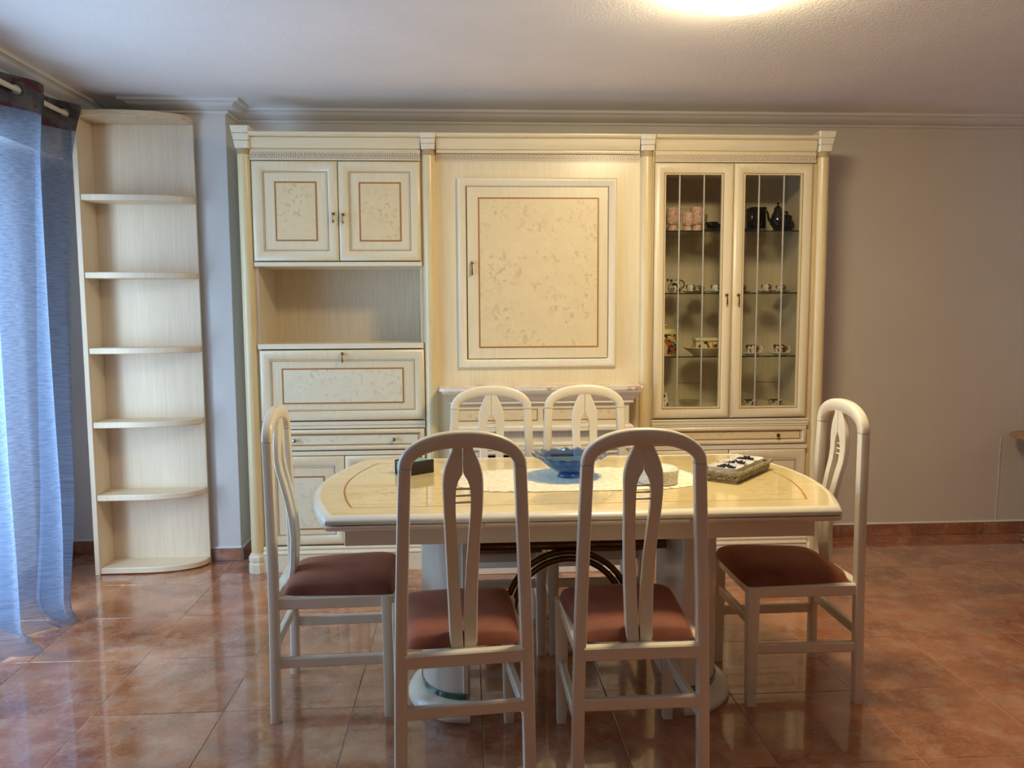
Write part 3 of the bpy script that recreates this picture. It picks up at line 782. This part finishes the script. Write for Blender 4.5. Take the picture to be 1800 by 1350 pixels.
def pot(x, y, z, mat, label, sc=1.0, ang=0.0, tall=1.0):
    t = thing('coffee_pot', label, 'coffee pot', (x, y, z), None)
    P = [(.001, 0), (.030, 0), (.032, .006), (.026, .012), (.046, .035), (.050, .055), (.040, .080), (.026, .100), (.024, .108), (.001, .109)]
    build('body', MB().lathe([(r*sc, h*sc*tall) for r, h in P], (x, y, z), 28), mat, t)
    build('lid', MB().lathe([(.026, .109), (.027, .112), (.018, .122), (.006, .128), (.005, .134), (.009, .139), (.006, .145), (.001, .146)][0:8] and [(r*sc, h*sc*tall) for r, h in [(.001, .1092), (.026, .1092), (.027, .112), (.018, .122), (.006, .128), (.005, .134), (.009, .139), (.006, .145), (.001, .146)]], (x, y, z), 24), mat, t)
    c, s_ = math.cos(ang), math.sin(ang)
    build('spout', MB().tube([(x-c*.044*sc, y-s_*.044*sc, z+.045*sc*tall), (x-c*.066*sc, y-s_*.066*sc, z+.062*sc*tall), (x-c*.074*sc, y-s_*.074*sc, z+.090*sc*tall), (x-c*.086*sc, y-s_*.086*sc, z+.104*sc*tall)], [.012*sc, .009*sc, .0065*sc, .0055*sc], 10), mat, t)
    pts = [(x+c*(.026+.048*math.sin(w))*sc, y+s_*(.026+.048*math.sin(w))*sc, z+(.064+.040*math.cos(w))*sc*tall) for w in [PI*k/14 for k in range(15)]]
    build('handle', MB().tube(pts, .0042*sc, 8), mat, t)
    return t
for k, (x, y) in enumerate(((1.262, 4.055), (1.325, 4.145))):
    cup(x, y, SH[0], M['black'], M['black'], ('black glazed cup standing before the clear glass on the top shelf', 'black glazed cup behind the centre door stile on the top shelf')[k], .95, .4, 'black cups in the display cabinet')
for k, (x, y) in enumerate(((1.425, 4.165), (1.485, 4.055))):
    cup(x, y, SH[0], M['black'], M['black'], ('black glazed cup nearest the centre stile behind the knobbed right door', 'black glazed cup beside the tall black canister')[k], 1.05, .2+k, 'black cups in the display cabinet')
can = thing('canister', 'tall black square canister standing behind the black coffee pot', 'canister', (1.550, 4.20, SH[0]))
build('body', MB().box(1.510, 1.590, 4.17, 4.25, SH[0], SH[0]+.125), M['black'], can, bevel=.004)
build('lid', MB().box(1.507, 1.593, 4.167, 4.253, SH[0]+.1252, SH[0]+.140), M['black'], can, bevel=.004)
pot(1.607, 4.055, SH[0], M['black'], 'black glossy coffee pot with a tall loop handle on the top shelf', .80, .2, 1.28)
pot(1.696, 4.155, SH[0], M['black'], 'squat black glossy pot at the cabinet side on the top shelf', .80, 1.5, 1.0)
tray_ = recenter(build('serving_tray', MB().box(1.13, 1.24, 4.302, 4.3128, SH[0]+.0, SH[0]+.150).frame(1.125, 1.245, SH[0], SH[0]+.155, 4.302, [(0, -.0108), (0, .004), (.01, .004), (.012, 0)]), M['niche']))
tag(tray_, 'small pale tray leaning on the cabinet back behind the pink goblets', 'tray')
# porcelain coffee set, second shelf
jug = thing('jug', 'white porcelain jug with black and gold neck on the second shelf', 'jug', (1.095, 4.13, SH[1]))
build('body', MB().lathe([(.001, 0), (.024, 0), (.026, .004), (.036, .022), (.036, .036), (.026, .052), (.023, .060), (.030, .072), (.028, .072), (.020, .060), (.001, .059)], (1.095, 4.13, SH[1]), 28), M['gold_porcelain'], jug)
handle_loop(jug, 1.121, 4.125, SH[1]+.046, .022, .0036, M['brass'], -.1)
build('spout', MB().tube([(1.073, 4.13, SH[1]+.055), (1.059, 4.13, SH[1]+.068), (1.051, 4.13, SH[1]+.075)], [.010, .007, .003], 8), M['gold_porcelain'], jug)
gl = ('beside the white jug', 'between the white jug and the centre stile', 'behind the handle of the left glass door', 'behind the handle of the right glass door', 'in the middle of the right glass door', 'by the cabinet side behind the right door')
for k, x in enumerate((1.160, 1.225, 1.290, 1.462, 1.555, 1.675)):
    cup(x, 4.05+.11*(k % 2), SH[1], M['gold_porcelain'], M['gold_porcelain'], 'black and gold coffee cup ' + gl[k], .86, .3*k, 'gold coffee cups on the second shelf', M['brass'])
slim = simple('bud_vase', 'slim white bud vase standing beside the porcelain jug', 'vase', None, [(.001, 0), (.014, 0), (.018, .02), (.010, .05), (.007, .07), (.010, .076), (.008, .076), (.005, .068), (.001, .06)], 1.022, 4.17, SH[1], M['porcelain'])
# flowered stoneware, third shelf
tu = thing('canister', 'cream lidded canister with orange flowers on the third shelf', 'canister', (1.046, 4.14, SH[2]))
build('body', MB().lathe([(.001, 0), (.060, 0), (.062, .004), (.068, .105), (.070, .110), (.066, .110), (.001, .1095)], (1.046, 4.14, SH[2]), 36), M['flower_pot'], tu)
ld = build('lid', MB().lathe([(.001, .1102), (.062, .1102), (.063, .116), (.052, .136), (.030, .140), (.001, .141)], (1.046, 4.14, SH[2]), 36), M['cream_pot'], tu)
build('lid_knob', MB().lathe([(.008, .1405), (.007, .148), (.018, .154), (.018, .160), (.001, .162)], (1.046, 4.14, SH[2]), 20), M['cream_pot'], ld)
bt = recenter(build('oval_dish', MB().lathe([(.001, 0), (.055, 0), (.060, .005), (.088, .026), (.104, .040), (.103, .043), (.086, .030), (.056, .008), (.001, .007)], (1.2525, 4.10, SH[2]), 40, rmod=lambda r, z, a, k: (r*(1+.12*math.cos(2*a)), z)), M['cream_pot']))
tag(bt, 'wide cream oval dish carrying the flowered butter box', 'dish')
bx = thing('butter_box', 'cream flowered box with lid sitting in the oval dish', 'box', (1.252, 4.10, SH[2]+.0133))
build('body', MB().box(1.195, 1.310, 4.065, 4.135, SH[2]+.0133, SH[2]+.072), M['flower_pot'], bx, bevel=.006)
build('lid', MB().box(1.191, 1.314, 4.061, 4.139, SH[2]+.0722, SH[2]+.092), M['cream_pot'], bx, bevel=.006)
cup(1.492, 4.06, SH[2], M['flower_cup'], M['porcelain'], 'orange flowered teacup nearer the centre stile on the third shelf', 1.1, -.3, 'flowered teacups on the third shelf', M['porcelain'])
cup(1.640, 4.06, SH[2], M['flower_cup'], M['porcelain'], 'orange flowered teacup nearer the cabinet side on the third shelf', 1.1, -.2, 'flowered teacups on the third shelf', M['porcelain'])
# cabinet floor
zf = .802
simple('vase', 'small patterned vase on the cabinet floor behind the left glass door', 'vase', None, [(.001, 0), (.016, 0), (.018, .02), (.010, .045), (.014, .07), (.012, .07), (.008, .045), (.001, .03)], 1.035, 4.06, zf, M['gold_porcelain'])
simple('glass_ashtray', 'clear yellowish glass bowl on the cabinet floor', 'bowl', None, [(.001, 0), (.040, 0), (.046, .006), (.058, .028), (.053, .028), (.040, .010), (.001, .008)], 1.155, 4.05, zf, M['glass_clear'])
for k, x in enumerate((1.478, 1.615)):
    simple('small_bowl', ('small dark-rimmed bowl on the cabinet floor nearer the centre stile', 'small dark-rimmed bowl on the cabinet floor nearer the side')[k], 'bowl', 'small bowls on the cabinet floor', [(.001, 0), (.022, 0), (.024, .004), (.042, .024), (.040, .025), (.022, .007), (.001, .006)], x, 4.05, zf, M['gold_porcelain'])

# ------------------------------------------------------------------ dining table
TZ = .725
tb = thing('dining_table', 'glossy cream dining table with bowed ends on two half-round pedestals', 'table', (.3425, 2.645, 0))
def outline(x0, x1, y0, y1, bl, br, n=20):
    """counter-clockwise from front-left; ends bow outward by bl / br"""
    pts = [(x0, y0), (x1, y0)]
    for k in range(1, n):
        u = k/n; pts.append((x1+br*math.sin(PI*u)**.92, y0+(y1-y0)*u))
    pts += [(x1, y1), (x0, y1)]
    for k in range(1, n):
        u = k/n; pts.append((x0-bl*math.sin(PI*u)**.92, y1-(y1-y0)*u))
    return pts
O1 = outline(-.385, 1.070, 2.225, 3.065, .092, .092)
O2 = outline(-.345, 1.030, 2.310, 2.992, .062, .062)
O2b = outline(-.340, 1.025, 2.315, 2.987, .061, .061)
n_ = len(O1)
def ring2(A, B, z):
    b = MB(); b.v = [(x, y, z) for x, y in A]+[(x, y, z) for x, y in B]
    b.f = [(i, (i+1) % n_, n_+(i+1) % n_, n_+i) for i in range(n_)]; b.mi = [0]*n_; return b
build('top_border', ring2(O1, O2, TZ), M['table_wood'], tb)
build('inlay_line', ring2(O2, O2b, TZ), M['inlay'], tb)
build('top_panel', MB().poly([(x, y, TZ) for x, y in O2b]), M['table_burl'], tb)
build('edge_moulding', MB().sweep(O1, [(0, TZ), (.0015, TZ+.0015), (.012, TZ-.001), (.021, TZ-.008), (.024, TZ-.016), (.022, TZ-.022), (.014, TZ-.0245), (-.03, TZ-.0245)], closed=True), M['chair'], tb, smooth=50)
LIP = [(-.03, TZ-.0255), (.020, TZ-.0255), (.024, TZ-.029), (.020, TZ-.038), (.012, TZ-.042), (-.05, TZ-.042)]
# the lip is cut through at the two leaf joints of the near side
build('edge_lip', MB().sweep([(.0465, 2.225), (.6385, 2.225)], LIP), M['chair'], tb, smooth=50)
build('edge_lip', MB().sweep([(.6415, 2.225)] + O1[1:] + [O1[0], (.0435, 2.225)], LIP), M['chair'], tb, smooth=50)
a0, a1, b0, b1 = -.362, 1.046, 2.290, 3.000
b = MB().sweep([(a0, b0), (a1, b0), (a1, b1), (a0, b1)], [(0, .617), (0, TZ-.0425), (-.022, TZ-.0425), (-.022, .617), (0, .617)], closed=True)
b.box(a0+.03, a1-.03, b0+.03, b1-.03, TZ-.056, TZ-.044)
build('apron', b, M['chair'], tb, bevel=.002)
def dshape(xf, sgn, w, h, yc=2.632, n=20):
    """half ellipse with its flat side at xf, bulging towards sgn; counter-clockwise not needed"""
    pts = [(xf + sgn*w*math.cos(PI*k/n-PI/2), yc+h*math.sin(PI*k/n-PI/2)) for k in range(n+1)]
    return pts if sgn > 0 else pts[::-1]
for xf, sg in ((0.0, -1), (.685, 1)):
    nm = 'pedestal'
    dz = lambda w, h, z, inset=0.0: [(x-(sg*0), y, z) for x, y in dshape(xf-sg*inset*0+sg*.0, sg, w, h)]
    ped = build('pedestal', MB().loft([[(x, y, z) for x, y in dshape(xf+sg*.022, sg, .138, .170)] for z in (.070, .625)]), M['chair'], tb, smooth=30)
    R = [(.205, .232, 0), (.210, .236, .006), (.210, .236, .018), (.200, .227, .034), (.182, .211, .046), (.168, .200, .054)]
    build('foot', MB().loft([[(x, y, z) for x, y in dshape(xf, sg, w, h)] for w, h, z in R]), M['chair'], ped, smooth=40)
    build('marble_ring', MB().loft([[(x, y, z) for x, y in dshape(xf+sg*.012, sg, .152, .184)] for z in (.0542, .071)]), M['green_marble'], ped, smooth=30)
    build('flange', MB().box(min(xf+sg*.004, xf+sg*.022), max(xf+sg*.004, xf+sg*.022), 2.632-.180, 2.632+.180, .072, .625), M['chair'], ped, bevel=.003)
yt, zt = 2.640, .500
b = MB().tube([(.012, yt, zt), (.673, yt, zt)], .0150, 18); sr = build('stretcher_tube', b, M['brass_dark'], tb)
for xx, d in ((.006, 1), (.679, -1)):
    build('end_cap', MB().tube([(xx, yt, zt), (xx+d*.030, yt, zt)], .0195, 18), M['brass_dark'], sr)
build('upper_rail', MB().tube([(.010, yt+.06, zt+.035), (.675, yt+.06, zt+.035)], .008, 12), M['brass_dark'], tb)
for k, dr_ in enumerate((0, -.026)):
    R0 = .215+dr_; cz = zt-.022-.215
    pts = [(.010, yt-.0, cz-.03), (.3425-R0-.02, yt, cz-.03)]
    pts = [(.3425-R0*math.cos(w), yt, cz+R0*math.sin(w)) for w in [PI*(k2/28) for k2 in range(29)]]
    pts = [(.010, yt, cz-.045-dr_*.6), (.3425-R0-.035, yt, cz-.045-dr_*.6), (.3425-R0-.008, yt, cz-.03)] + pts + [(.3425+R0+.008, yt, cz-.03), (.3425+R0+.035, yt, cz-.045-dr_*.6), (.675, yt, cz-.045-dr_*.6)]
    build('arched_tube', MB().tube(pts, .0105, 12), M['brass_dark'], tb)

# ------------------------------------------------------------------ dining chairs
def make_chair():
    """faces +Y; origin on the floor in the middle; back legs at y=-.18"""
    t = thing('dining_chair', '', 'chair', (0, 0, 0), 'dining chairs around the table')
    ch = M['chair']; JZ, TOPZ = .897, .992; W0, W1 = .1745, .1500; SW, SD = .034, .031; yb = -.18
    def rr(cx, cy, z, w, d, c=.007):
        x, y = w/2, d/2
        return [(cx-x, cy-y+c, z), (cx-x+c*.3, cy-y+c*.3, z), (cx-x+c, cy-y, z), (cx+x-c, cy-y, z), (cx+x-c*.3, cy-y+c*.3, z), (cx+x, cy-y+c, z), (cx+x, cy+y-c, z), (cx+x-c*.3, cy+y-c*.3, z), (cx+x-c, cy+y, z), (cx-x+c, cy+y, z), (cx-x+c*.3, cy+y-c*.3, z), (cx-x, cy+y-c, z)]
    for s in (-1, 1):
        rings = []
        for k in range(9):
            u = k/8; z = JZ*u - (.0008 if k == 8 else 0)
            bow = .004*math.sin(PI*u)
            rings.append(rr(s*(W0+(W1-W0)*u+bow), yb+.006*math.sin(PI*u)-.004*u, z, SW, SD))
        build('back_leg', MB().loft(rings), ch, t)
    # arch: from joint to joint
    rings = []; N = 36
    for k in range(N+1):
        a = PI*k/N; e = .90
        cx = -W1*(abs(math.cos(a))**e)*(1 if math.cos(a) >= 0 else -1); cz = JZ+.0012+(TOPZ-.0225-JZ)*math.sin(a)**.92
        # tangent by difference
        def P(aa):
            c_, s_ = math.cos(aa), max(0.0, math.sin(aa))
            return Vector((-W1*(abs(c_)**e)*(1 if c_ >= 0 else -1), JZ+.0012+(TOPZ-.0225-JZ)*s_**.92))
        h = 1e-3; d = (P(min(PI, a+h))-P(max(0, a-h)))
        if d.length < 1e-9 or k in (0, N): d = Vector((0, 1 if k == 0 else -1))
        d.normalize(); nrm = Vector((-d.y, d.x))           # points outward (left of travel)
        th = SW/2 + (.0215-SW/2)*math.sin(a)**2; c = .007; D = SD/2
        sec = [(-th, -D+c*.5), (-th+c*.5, -D), (th-c, -D), (th-c*.3, -D+c*.3), (th, -D+c), (th, D-c), (th-c*.3, D-c*.3), (th-c, D), (-th+c*.5, D), (-th, D-c*.5)]
        rings.append([(cx+nrm.x*p, yb-.004+q, cz+nrm.y*p) for p, q in sec])
    build('top_rail', MB().loft(rings), ch, t, smooth=50)
    for s in (-1, 1): build('joint', MB().box(s*W1-SW/2+.008, s*W1+SW/2-.008, yb-.004-SD/2+.008, yb-.004+SD/2-.008, JZ-.004, JZ+.005), ch, t)
    # two mirrored splats with an almond gap
    prof = [(.398, .0365, .0015), (.46, .0382, .0028), (.55, .0412, .0065), (.62, .0440, .0105), (.68, .0465, .0145), (.74, .0495, .0180), (.78, .0515, .0198), (.82, .0530, .0200), (.845, .0535, .0175), (.862, .0530, .0115), (.874, .0520, .0040), (.882, .0505, .0011), (.900, .0460, .0011), (.922, .0370, .0011), (.940, .0285, .0011), (.955, .0235, .0011)]
    def fy(z): return yb + .002 + .044*max(0, math.sin(PI*min(1, max(0, (.80-z)/.52))))*(1 if z < .80 else 0)
    for s in (-1, 1):
        rings = []
        for z, o_, i_ in prof:
            y = fy(z); d = .0095; c = .003
            rings.append([(s*i_, y-d, z), (s*(o_-c), y-d, z), (s*o_, y-d+c, z), (s*o_, y+d-c, z), (s*(o_-c), y+d, z), (s*i_, y+d, z)][::s])
        build('splat', MB().loft(rings), ch, t, smooth=40)
    for z, w in ((.838, .0185), (.820, .0200), (.802, .0200)):
        build('rung', MB().tube([(-w-.004, fy(z), z), (w+.004, fy(z), z)], .0030, 8), ch, t)
    # front legs
    for s in (-1, 1):
        build('front_leg', MB().loft([rr(s*.170, .18, 0, .030, .032, .004), rr(s*.170, .18, .30, .038, .038, .005), rr(s*.170, .18, .403, .040, .040, .005)]), ch, t)
    # rails and stretchers
    def rl(name, p, q, h, w=.022): build(name, MB().bar(p, q, w, h), ch, t)
    for s in (-1, 1):
        rl('seat_rail', (s*.168, yb+.012, .384), (s*.170, .162, .384), .038)
        rl('stretcher', (s*.173, yb+.012, .192), (s*.170, .164, .192), .034, .020)
    rl('seat_rail', (-.158, yb, .384), (.158, yb, .384), .038, .030)
    rl('seat_rail', (-.158, .18, .384), (.158, .18, .384), .038)
    rl('stretcher', (-.163, yb, .240), (.163, yb, .240), .034, .020)
    rl('stretcher', (-.160, .18, .278), (.160, .18, .278), .032, .020)
    # upholstered seat
    rows = []; N = 26
    def half(v): return .156+.026*v           # half width from back (v=0) to front (v=1)
    for i in range(N+1):
        v = i/N; row = []
        for j in range(N+1):
            u = -1+2*j/N
            y0_, y1_ = yb+.022, .203
            U = math.copysign(abs(u)**.8, u); Vv = -1+2*v; VV = math.copysign(abs(Vv)**.8, Vv)
            e = max(0, 1-abs(U)**5)*max(0, 1-abs(VV)**5)
            # rounded corners
            k = 1-.045*(abs(U)**6)*(abs(VV)**6)
            row.append((U*half((VV+1)/2)*k, (y0_+y1_)/2+VV*(y1_-y0_)/2*k, .4035+.014*(1 if e > 0 else 0)*e**.2+.034*e**.45*(1+.15*(VV))))
        rows.append(row)
    b = MB().grid(rows); per = [rows[0][j] for j in range(N+1)]+[rows[i][N] for i in range(1, N+1)]+[rows[N][j] for j in range(N-1, -1, -1)]+[rows[i][0] for i in range(N-1, 0, -1)]
    b.poly([(x, y, .4032) for x, y, z in per][::-1])
    build('seat', b, M['seat'], t, smooth=60)
    return t
ch0 = make_chair()
CH = [('white arch-backed dining chair with its back towards the room, before the napkin holder', (-.030, 2.215, 0), math.radians(5.5)),
      ('white arch-backed dining chair with its back towards the room, before the stone box', (.461, 2.220, 0), math.radians(.6)),
      ('white arch-backed dining chair pushed under the table at the mantel, nearer the desk', (.100, 3.073, 0), PI),
      ('white arch-backed dining chair pushed under the table at the mantel, behind the bowl', (.488, 3.073, 0), PI),
      ('white arch-backed dining chair at the bowed table end near the bookcase', (-.444, 2.640, 0), -PI/2+math.radians(2)),
      ('white arch-backed dining chair at the bowed table end beside the bare wall', (1.102, 2.630, 0), PI/2)]
for k, (lab, loc, rz) in enumerate(CH):
    c = ch0 if k == 0 else copy_tree(ch0)
    c.location = loc; c.rotation_euler = (0, 0, rz); c['label'] = lab

# ------------------------------------------------------------------ things on the table
def doily_r(a):
    return 1+.018*math.cos(46*a)
b = MB(); N = 184; cxd, cyd = .375, 2.648
outer, inner = [], []
for k in range(N):
    a = 2*PI*k/N; e = .42
    ex = math.copysign(abs(math.cos(a))**e, math.cos(a)); ey = math.copysign(abs(math.sin(a))**.8, math.sin(a))
    w = doily_r(a); outer.append((cxd+.415*ex*w, cyd+.180*ey*w)); inner.append((cxd+.36*ex, cyd+.14*ey))
z0 = TZ+.0008
top = [(x, y, z0+.0016+.0022*max(0, math.sin(k*1.9))) for k, (x, y) in enumerate(outer)]
b.v = [(x, y, z0) for x, y in outer]+top+[(x, y, z0+.0022) for x, y in inner]; 
for k in range(N):
    j = (k+1) % N
    b.f += [(k, j, N+j, N+k), (N+k, N+j, 2*N+j, 2*N+k)]
b.f.append(tuple(2*N+k for k in range(N))); b.f.append(tuple(range(N-1, -1, -1))); b.mi = [0]*len(b.f)
tag(recenter(build('table_runner', b, M['lace'])), 'ivory lace runner with scalloped edge lying along the table', 'table runner')
RUN = TZ+.0029
# blue glass bowl
bx_, by_ = .352, 2.690
def flute(r, z, a, k):
    s = max(0, min(1, (r-.045)/.085))
    sw = a+.9*s                                   # the flutes swirl
    return r*(1+.035*s*math.cos(18*sw)), z+.0042*s*s*math.cos(18*sw)
BP = [(.001, .004), (.038, .000), (.042, .001), (.041, .008), (.036, .013), (.052, .022), (.074, .036), (.094, .052), (.112, .066), (.127, .074), (.1285, .0765), (.126, .0775), (.109, .070), (.091, .057), (.071, .041), (.050, .027), (.034, .019), (.001, .018)]
bo = thing('glass_bowl', 'blue fluted glass bowl with wavy rim on the lace runner', 'bowl', (bx_, by_, RUN))
build('body', MB().lathe(BP[4:], (bx_, by_, RUN), 144, rmod=flute), M['glass_blue'], bo, smooth=180)
build('foot', MB().lathe(BP[:5], (bx_, by_, RUN), 48), M['glass_blue'], bo, smooth=180)
# round stone box
sx_, sy_ = .632, 2.566
sb = thing('round_box', 'round speckled white stone box with domed lid on the lace runner', 'box', (sx_, sy_, RUN))
build('body', MB().lathe([(.001, 0), (.061, 0), (.065, .004), (.066, .034), (.001, .034)], (sx_, sy_, RUN), 40), M['stone'], sb)
build('lid', MB().lathe([(.001, .0345), (.067, .0345), (.068, .040), (.066, .048), (.058, .054), (.03, .058), (.001, .059)], (sx_, sy_, RUN), 40), M['stone'], sb)
# wicker tray with dishes
tx_, ty_, ta = .940, 2.690, math.radians(49)
L_, W_ = .300, .118
def tr(u, v, z): return (tx_+u*math.cos(ta)-v*math.sin(ta), ty_+u*math.sin(ta)+v*math.cos(ta), z)
wt = thing('wicker_tray', 'oblong grey wicker tray holding three white dishes', 'tray', (tx_, ty_, TZ))
b = MB(); hl, hw = L_/2, W_/2
build('tray_floor', MB().loft([[tr(-hl+.01, -hw+.01, z), tr(hl-.01, -hw+.01, z), tr(hl-.01, hw-.01, z), tr(-hl+.01, hw-.01, z)] for z in (TZ+.0028, TZ+.0074)]), M['wicker'], wt)
for z, r, g in ((TZ+.0085, .0055, 0), (TZ+.032, .0060, .010)):
    pts = []
    for k in range(40):
        u = k/40*4; s_ = int(u); f_ = u-s_
        c4 = [(-hl-g, -hw-g), (hl+g, -hw-g), (hl+g, hw+g), (-hl-g, hw+g)]; p, q = c4[s_], c4[(s_+1) % 4]
        pts.append(tr(p[0]+(q[0]-p[0])*f_, p[1]+(q[1]-p[1])*f_, z+.002*math.sin(k*2.1)))
    build('rim', MB().tube(pts, r, 8, closed=True), M['wicker'], wt)
def strut(p, q): build('wicker_strut', MB().tube([p, q], .0038, 6), M['wicker'], wt)
for sgn in (-1, 1):
    for k in range(9):
        u = -hl+L_*k/9; strut(tr(u, sgn*hw, TZ+.007), tr(u+L_/18, sgn*(hw+.010), TZ+.031)); strut(tr(u+L_/18, sgn*(hw+.010), TZ+.031), tr(u+L_/9, sgn*hw, TZ+.007))
    for k in range(3):
        u = -hw+W_*k/3; strut(tr(sgn*hl, u, TZ+.007), tr(sgn*(hl+.010), u+W_/6, TZ+.031)); strut(tr(sgn*(hl+.010), u+W_/6, TZ+.031), tr(sgn*hl, u+W_/3, TZ+.007))
rp = random.Random(8)
lab3 = ('white dish of dark potpourri at the runner end of the wicker tray', 'white dish of dark potpourri in the middle of the wicker tray', 'white dish of dark potpourri at the far end of the wicker tray')
for k in range(3):
    uc = -.092+.092*k
    def sq(w, h, z): 
        p = []
        for q in range(24):
            a = 2*PI*q/24; e = .35
            p.append(tr(uc+w*math.copysign(abs(math.cos(a))**e, math.cos(a)), h*math.copysign(abs(math.sin(a))**e, math.sin(a)), z))
        return p
    ds = build('square_dish', MB().loft([sq(.032, .042, TZ+.0075), sq(.038, .048, TZ+.016), sq(.043, .054, TZ+.045), sq(.039, .050, TZ+.045), sq(.035, .046, TZ+.030), sq(.034, .045, TZ+.029)]), M['dish'])
    recenter(ds); tag(ds, lab3[k], 'dish', 'dishes in the wicker tray')
    pb = MB()
    for q in range(46):
        a = rp.uniform(0, 2*PI); r_ = math.sqrt(rp.random())
        c0 = tr(uc+.026*r_*math.cos(a), .037*r_*math.sin(a), TZ+.032+.014*(1-r_)+rp.uniform(0, .006))
        s1 = rp.uniform(.005, .011); ax = Vector((rp.uniform(-1, 1), rp.uniform(-1, 1), rp.uniform(-.2, .8))).normalized()
        bx2 = ax.orthogonal().normalized(); cz2 = ax.cross(bx2)
        C = Vector(c0)
        pb.loft([[tuple(C-ax*s1+(bx2*math.cos(w)+cz2*math.sin(w))*.0008) for w in (0, 2.1, 4.2)], [tuple(C+(bx2*math.cos(w)+cz2*math.sin(w))*.0042) for w in (0, 2.1, 4.2)], [tuple(C+ax*s1+(bx2*math.cos(w)+cz2*math.sin(w))*.0008) for w in (0, 2.1, 4.2)]])
    pp = recenter(build('potpourri', pb, M['potpourri'], smooth=0)); pp['kind'] = 'stuff'
    tag(pp, 'dark dried potpourri heaped in the ' + ('runner-end', 'middle', 'far-end')[k] + ' dish of the wicker tray', 'potpourri')
# napkin holder
nx, ny, na = -.190, 2.812, math.radians(36)
def nr(u, v, z): return (nx+u*math.cos(na)-v*math.sin(na), ny+u*math.sin(na)+v*math.cos(na), z)
nh = thing('napkin_holder', 'small dark wooden napkin holder with paper napkins between its two boards', 'napkin holder', (nx, ny, TZ))
def nbox(u0, u1, v0, v1, z0_, z1_): return MB().loft([[nr(u0, v0, z), nr(u1, v0, z), nr(u1, v1, z), nr(u0, v1, z)] for z in (z0_, z1_)])
build('board', nbox(-.056, .056, -.042, -.034, TZ, TZ+.048), M['napkin_black'], nh, bevel=.0015)
build('board', nbox(-.056, .056, .034, .042, TZ, TZ+.048), M['napkin_black'], nh, bevel=.0015)
build('base', nbox(-.054, .054, -.0338, .0338, TZ, TZ+.0065), M['napkin_black'], nh)
nk = MB()
for k in range(8):
    v0 = -.0325+k*.0081; nk.v_ = 0
    o = build('napkin', nbox(-.054, .052, v0, v0+.0074, TZ+.0065, TZ+.044), M['teal'])
    recenter(o); tag(o, 'folded teal paper napkin standing in the dark napkin holder', 'napkin', 'napkins in the holder')

# ------------------------------------------------------------------ pedestal table at the bare wall
px_, py_ = 3.190, 4.130
st = thing('pedestal_table', 'small round wooden-topped pedestal table with chrome stem against the bare wall', 'side table', (px_, py_, 0))
build('base', MB().lathe([(.001, 0), (.105, 0), (.110, .004), (.106, .012), (.04, .022), (.022, .030), (.001, .030)], (px_, py_, 0), 40), M['chrome'], st)
build('stem', MB().lathe([(.019, .0302), (.019, .540)], (px_, py_, 0), 24), M['chrome'], st)
build('bracket', MB().lathe([(.019, .5402), (.05, .556), (.120, .582), (.001, .583)], (px_, py_, 0), 36), M['chrome'], st)
build('table_top', MB().lathe([(.001, .5832), (.175, .5832), (.186, .588), (.188, .596), (.182, .603), (.001, .604)], (px_, py_, 0), 48), M['wood_brown'], st)
cb = build('wall_cable', MB().tube([(3.050, YB-.0028, .076), (3.056, YB-.0028, .25), (3.060, YB-.0028, .56)], .003, 6), M['metal_white'])
tag(cb, 'thin white cable running up the wall beside the pedestal table', 'cable')
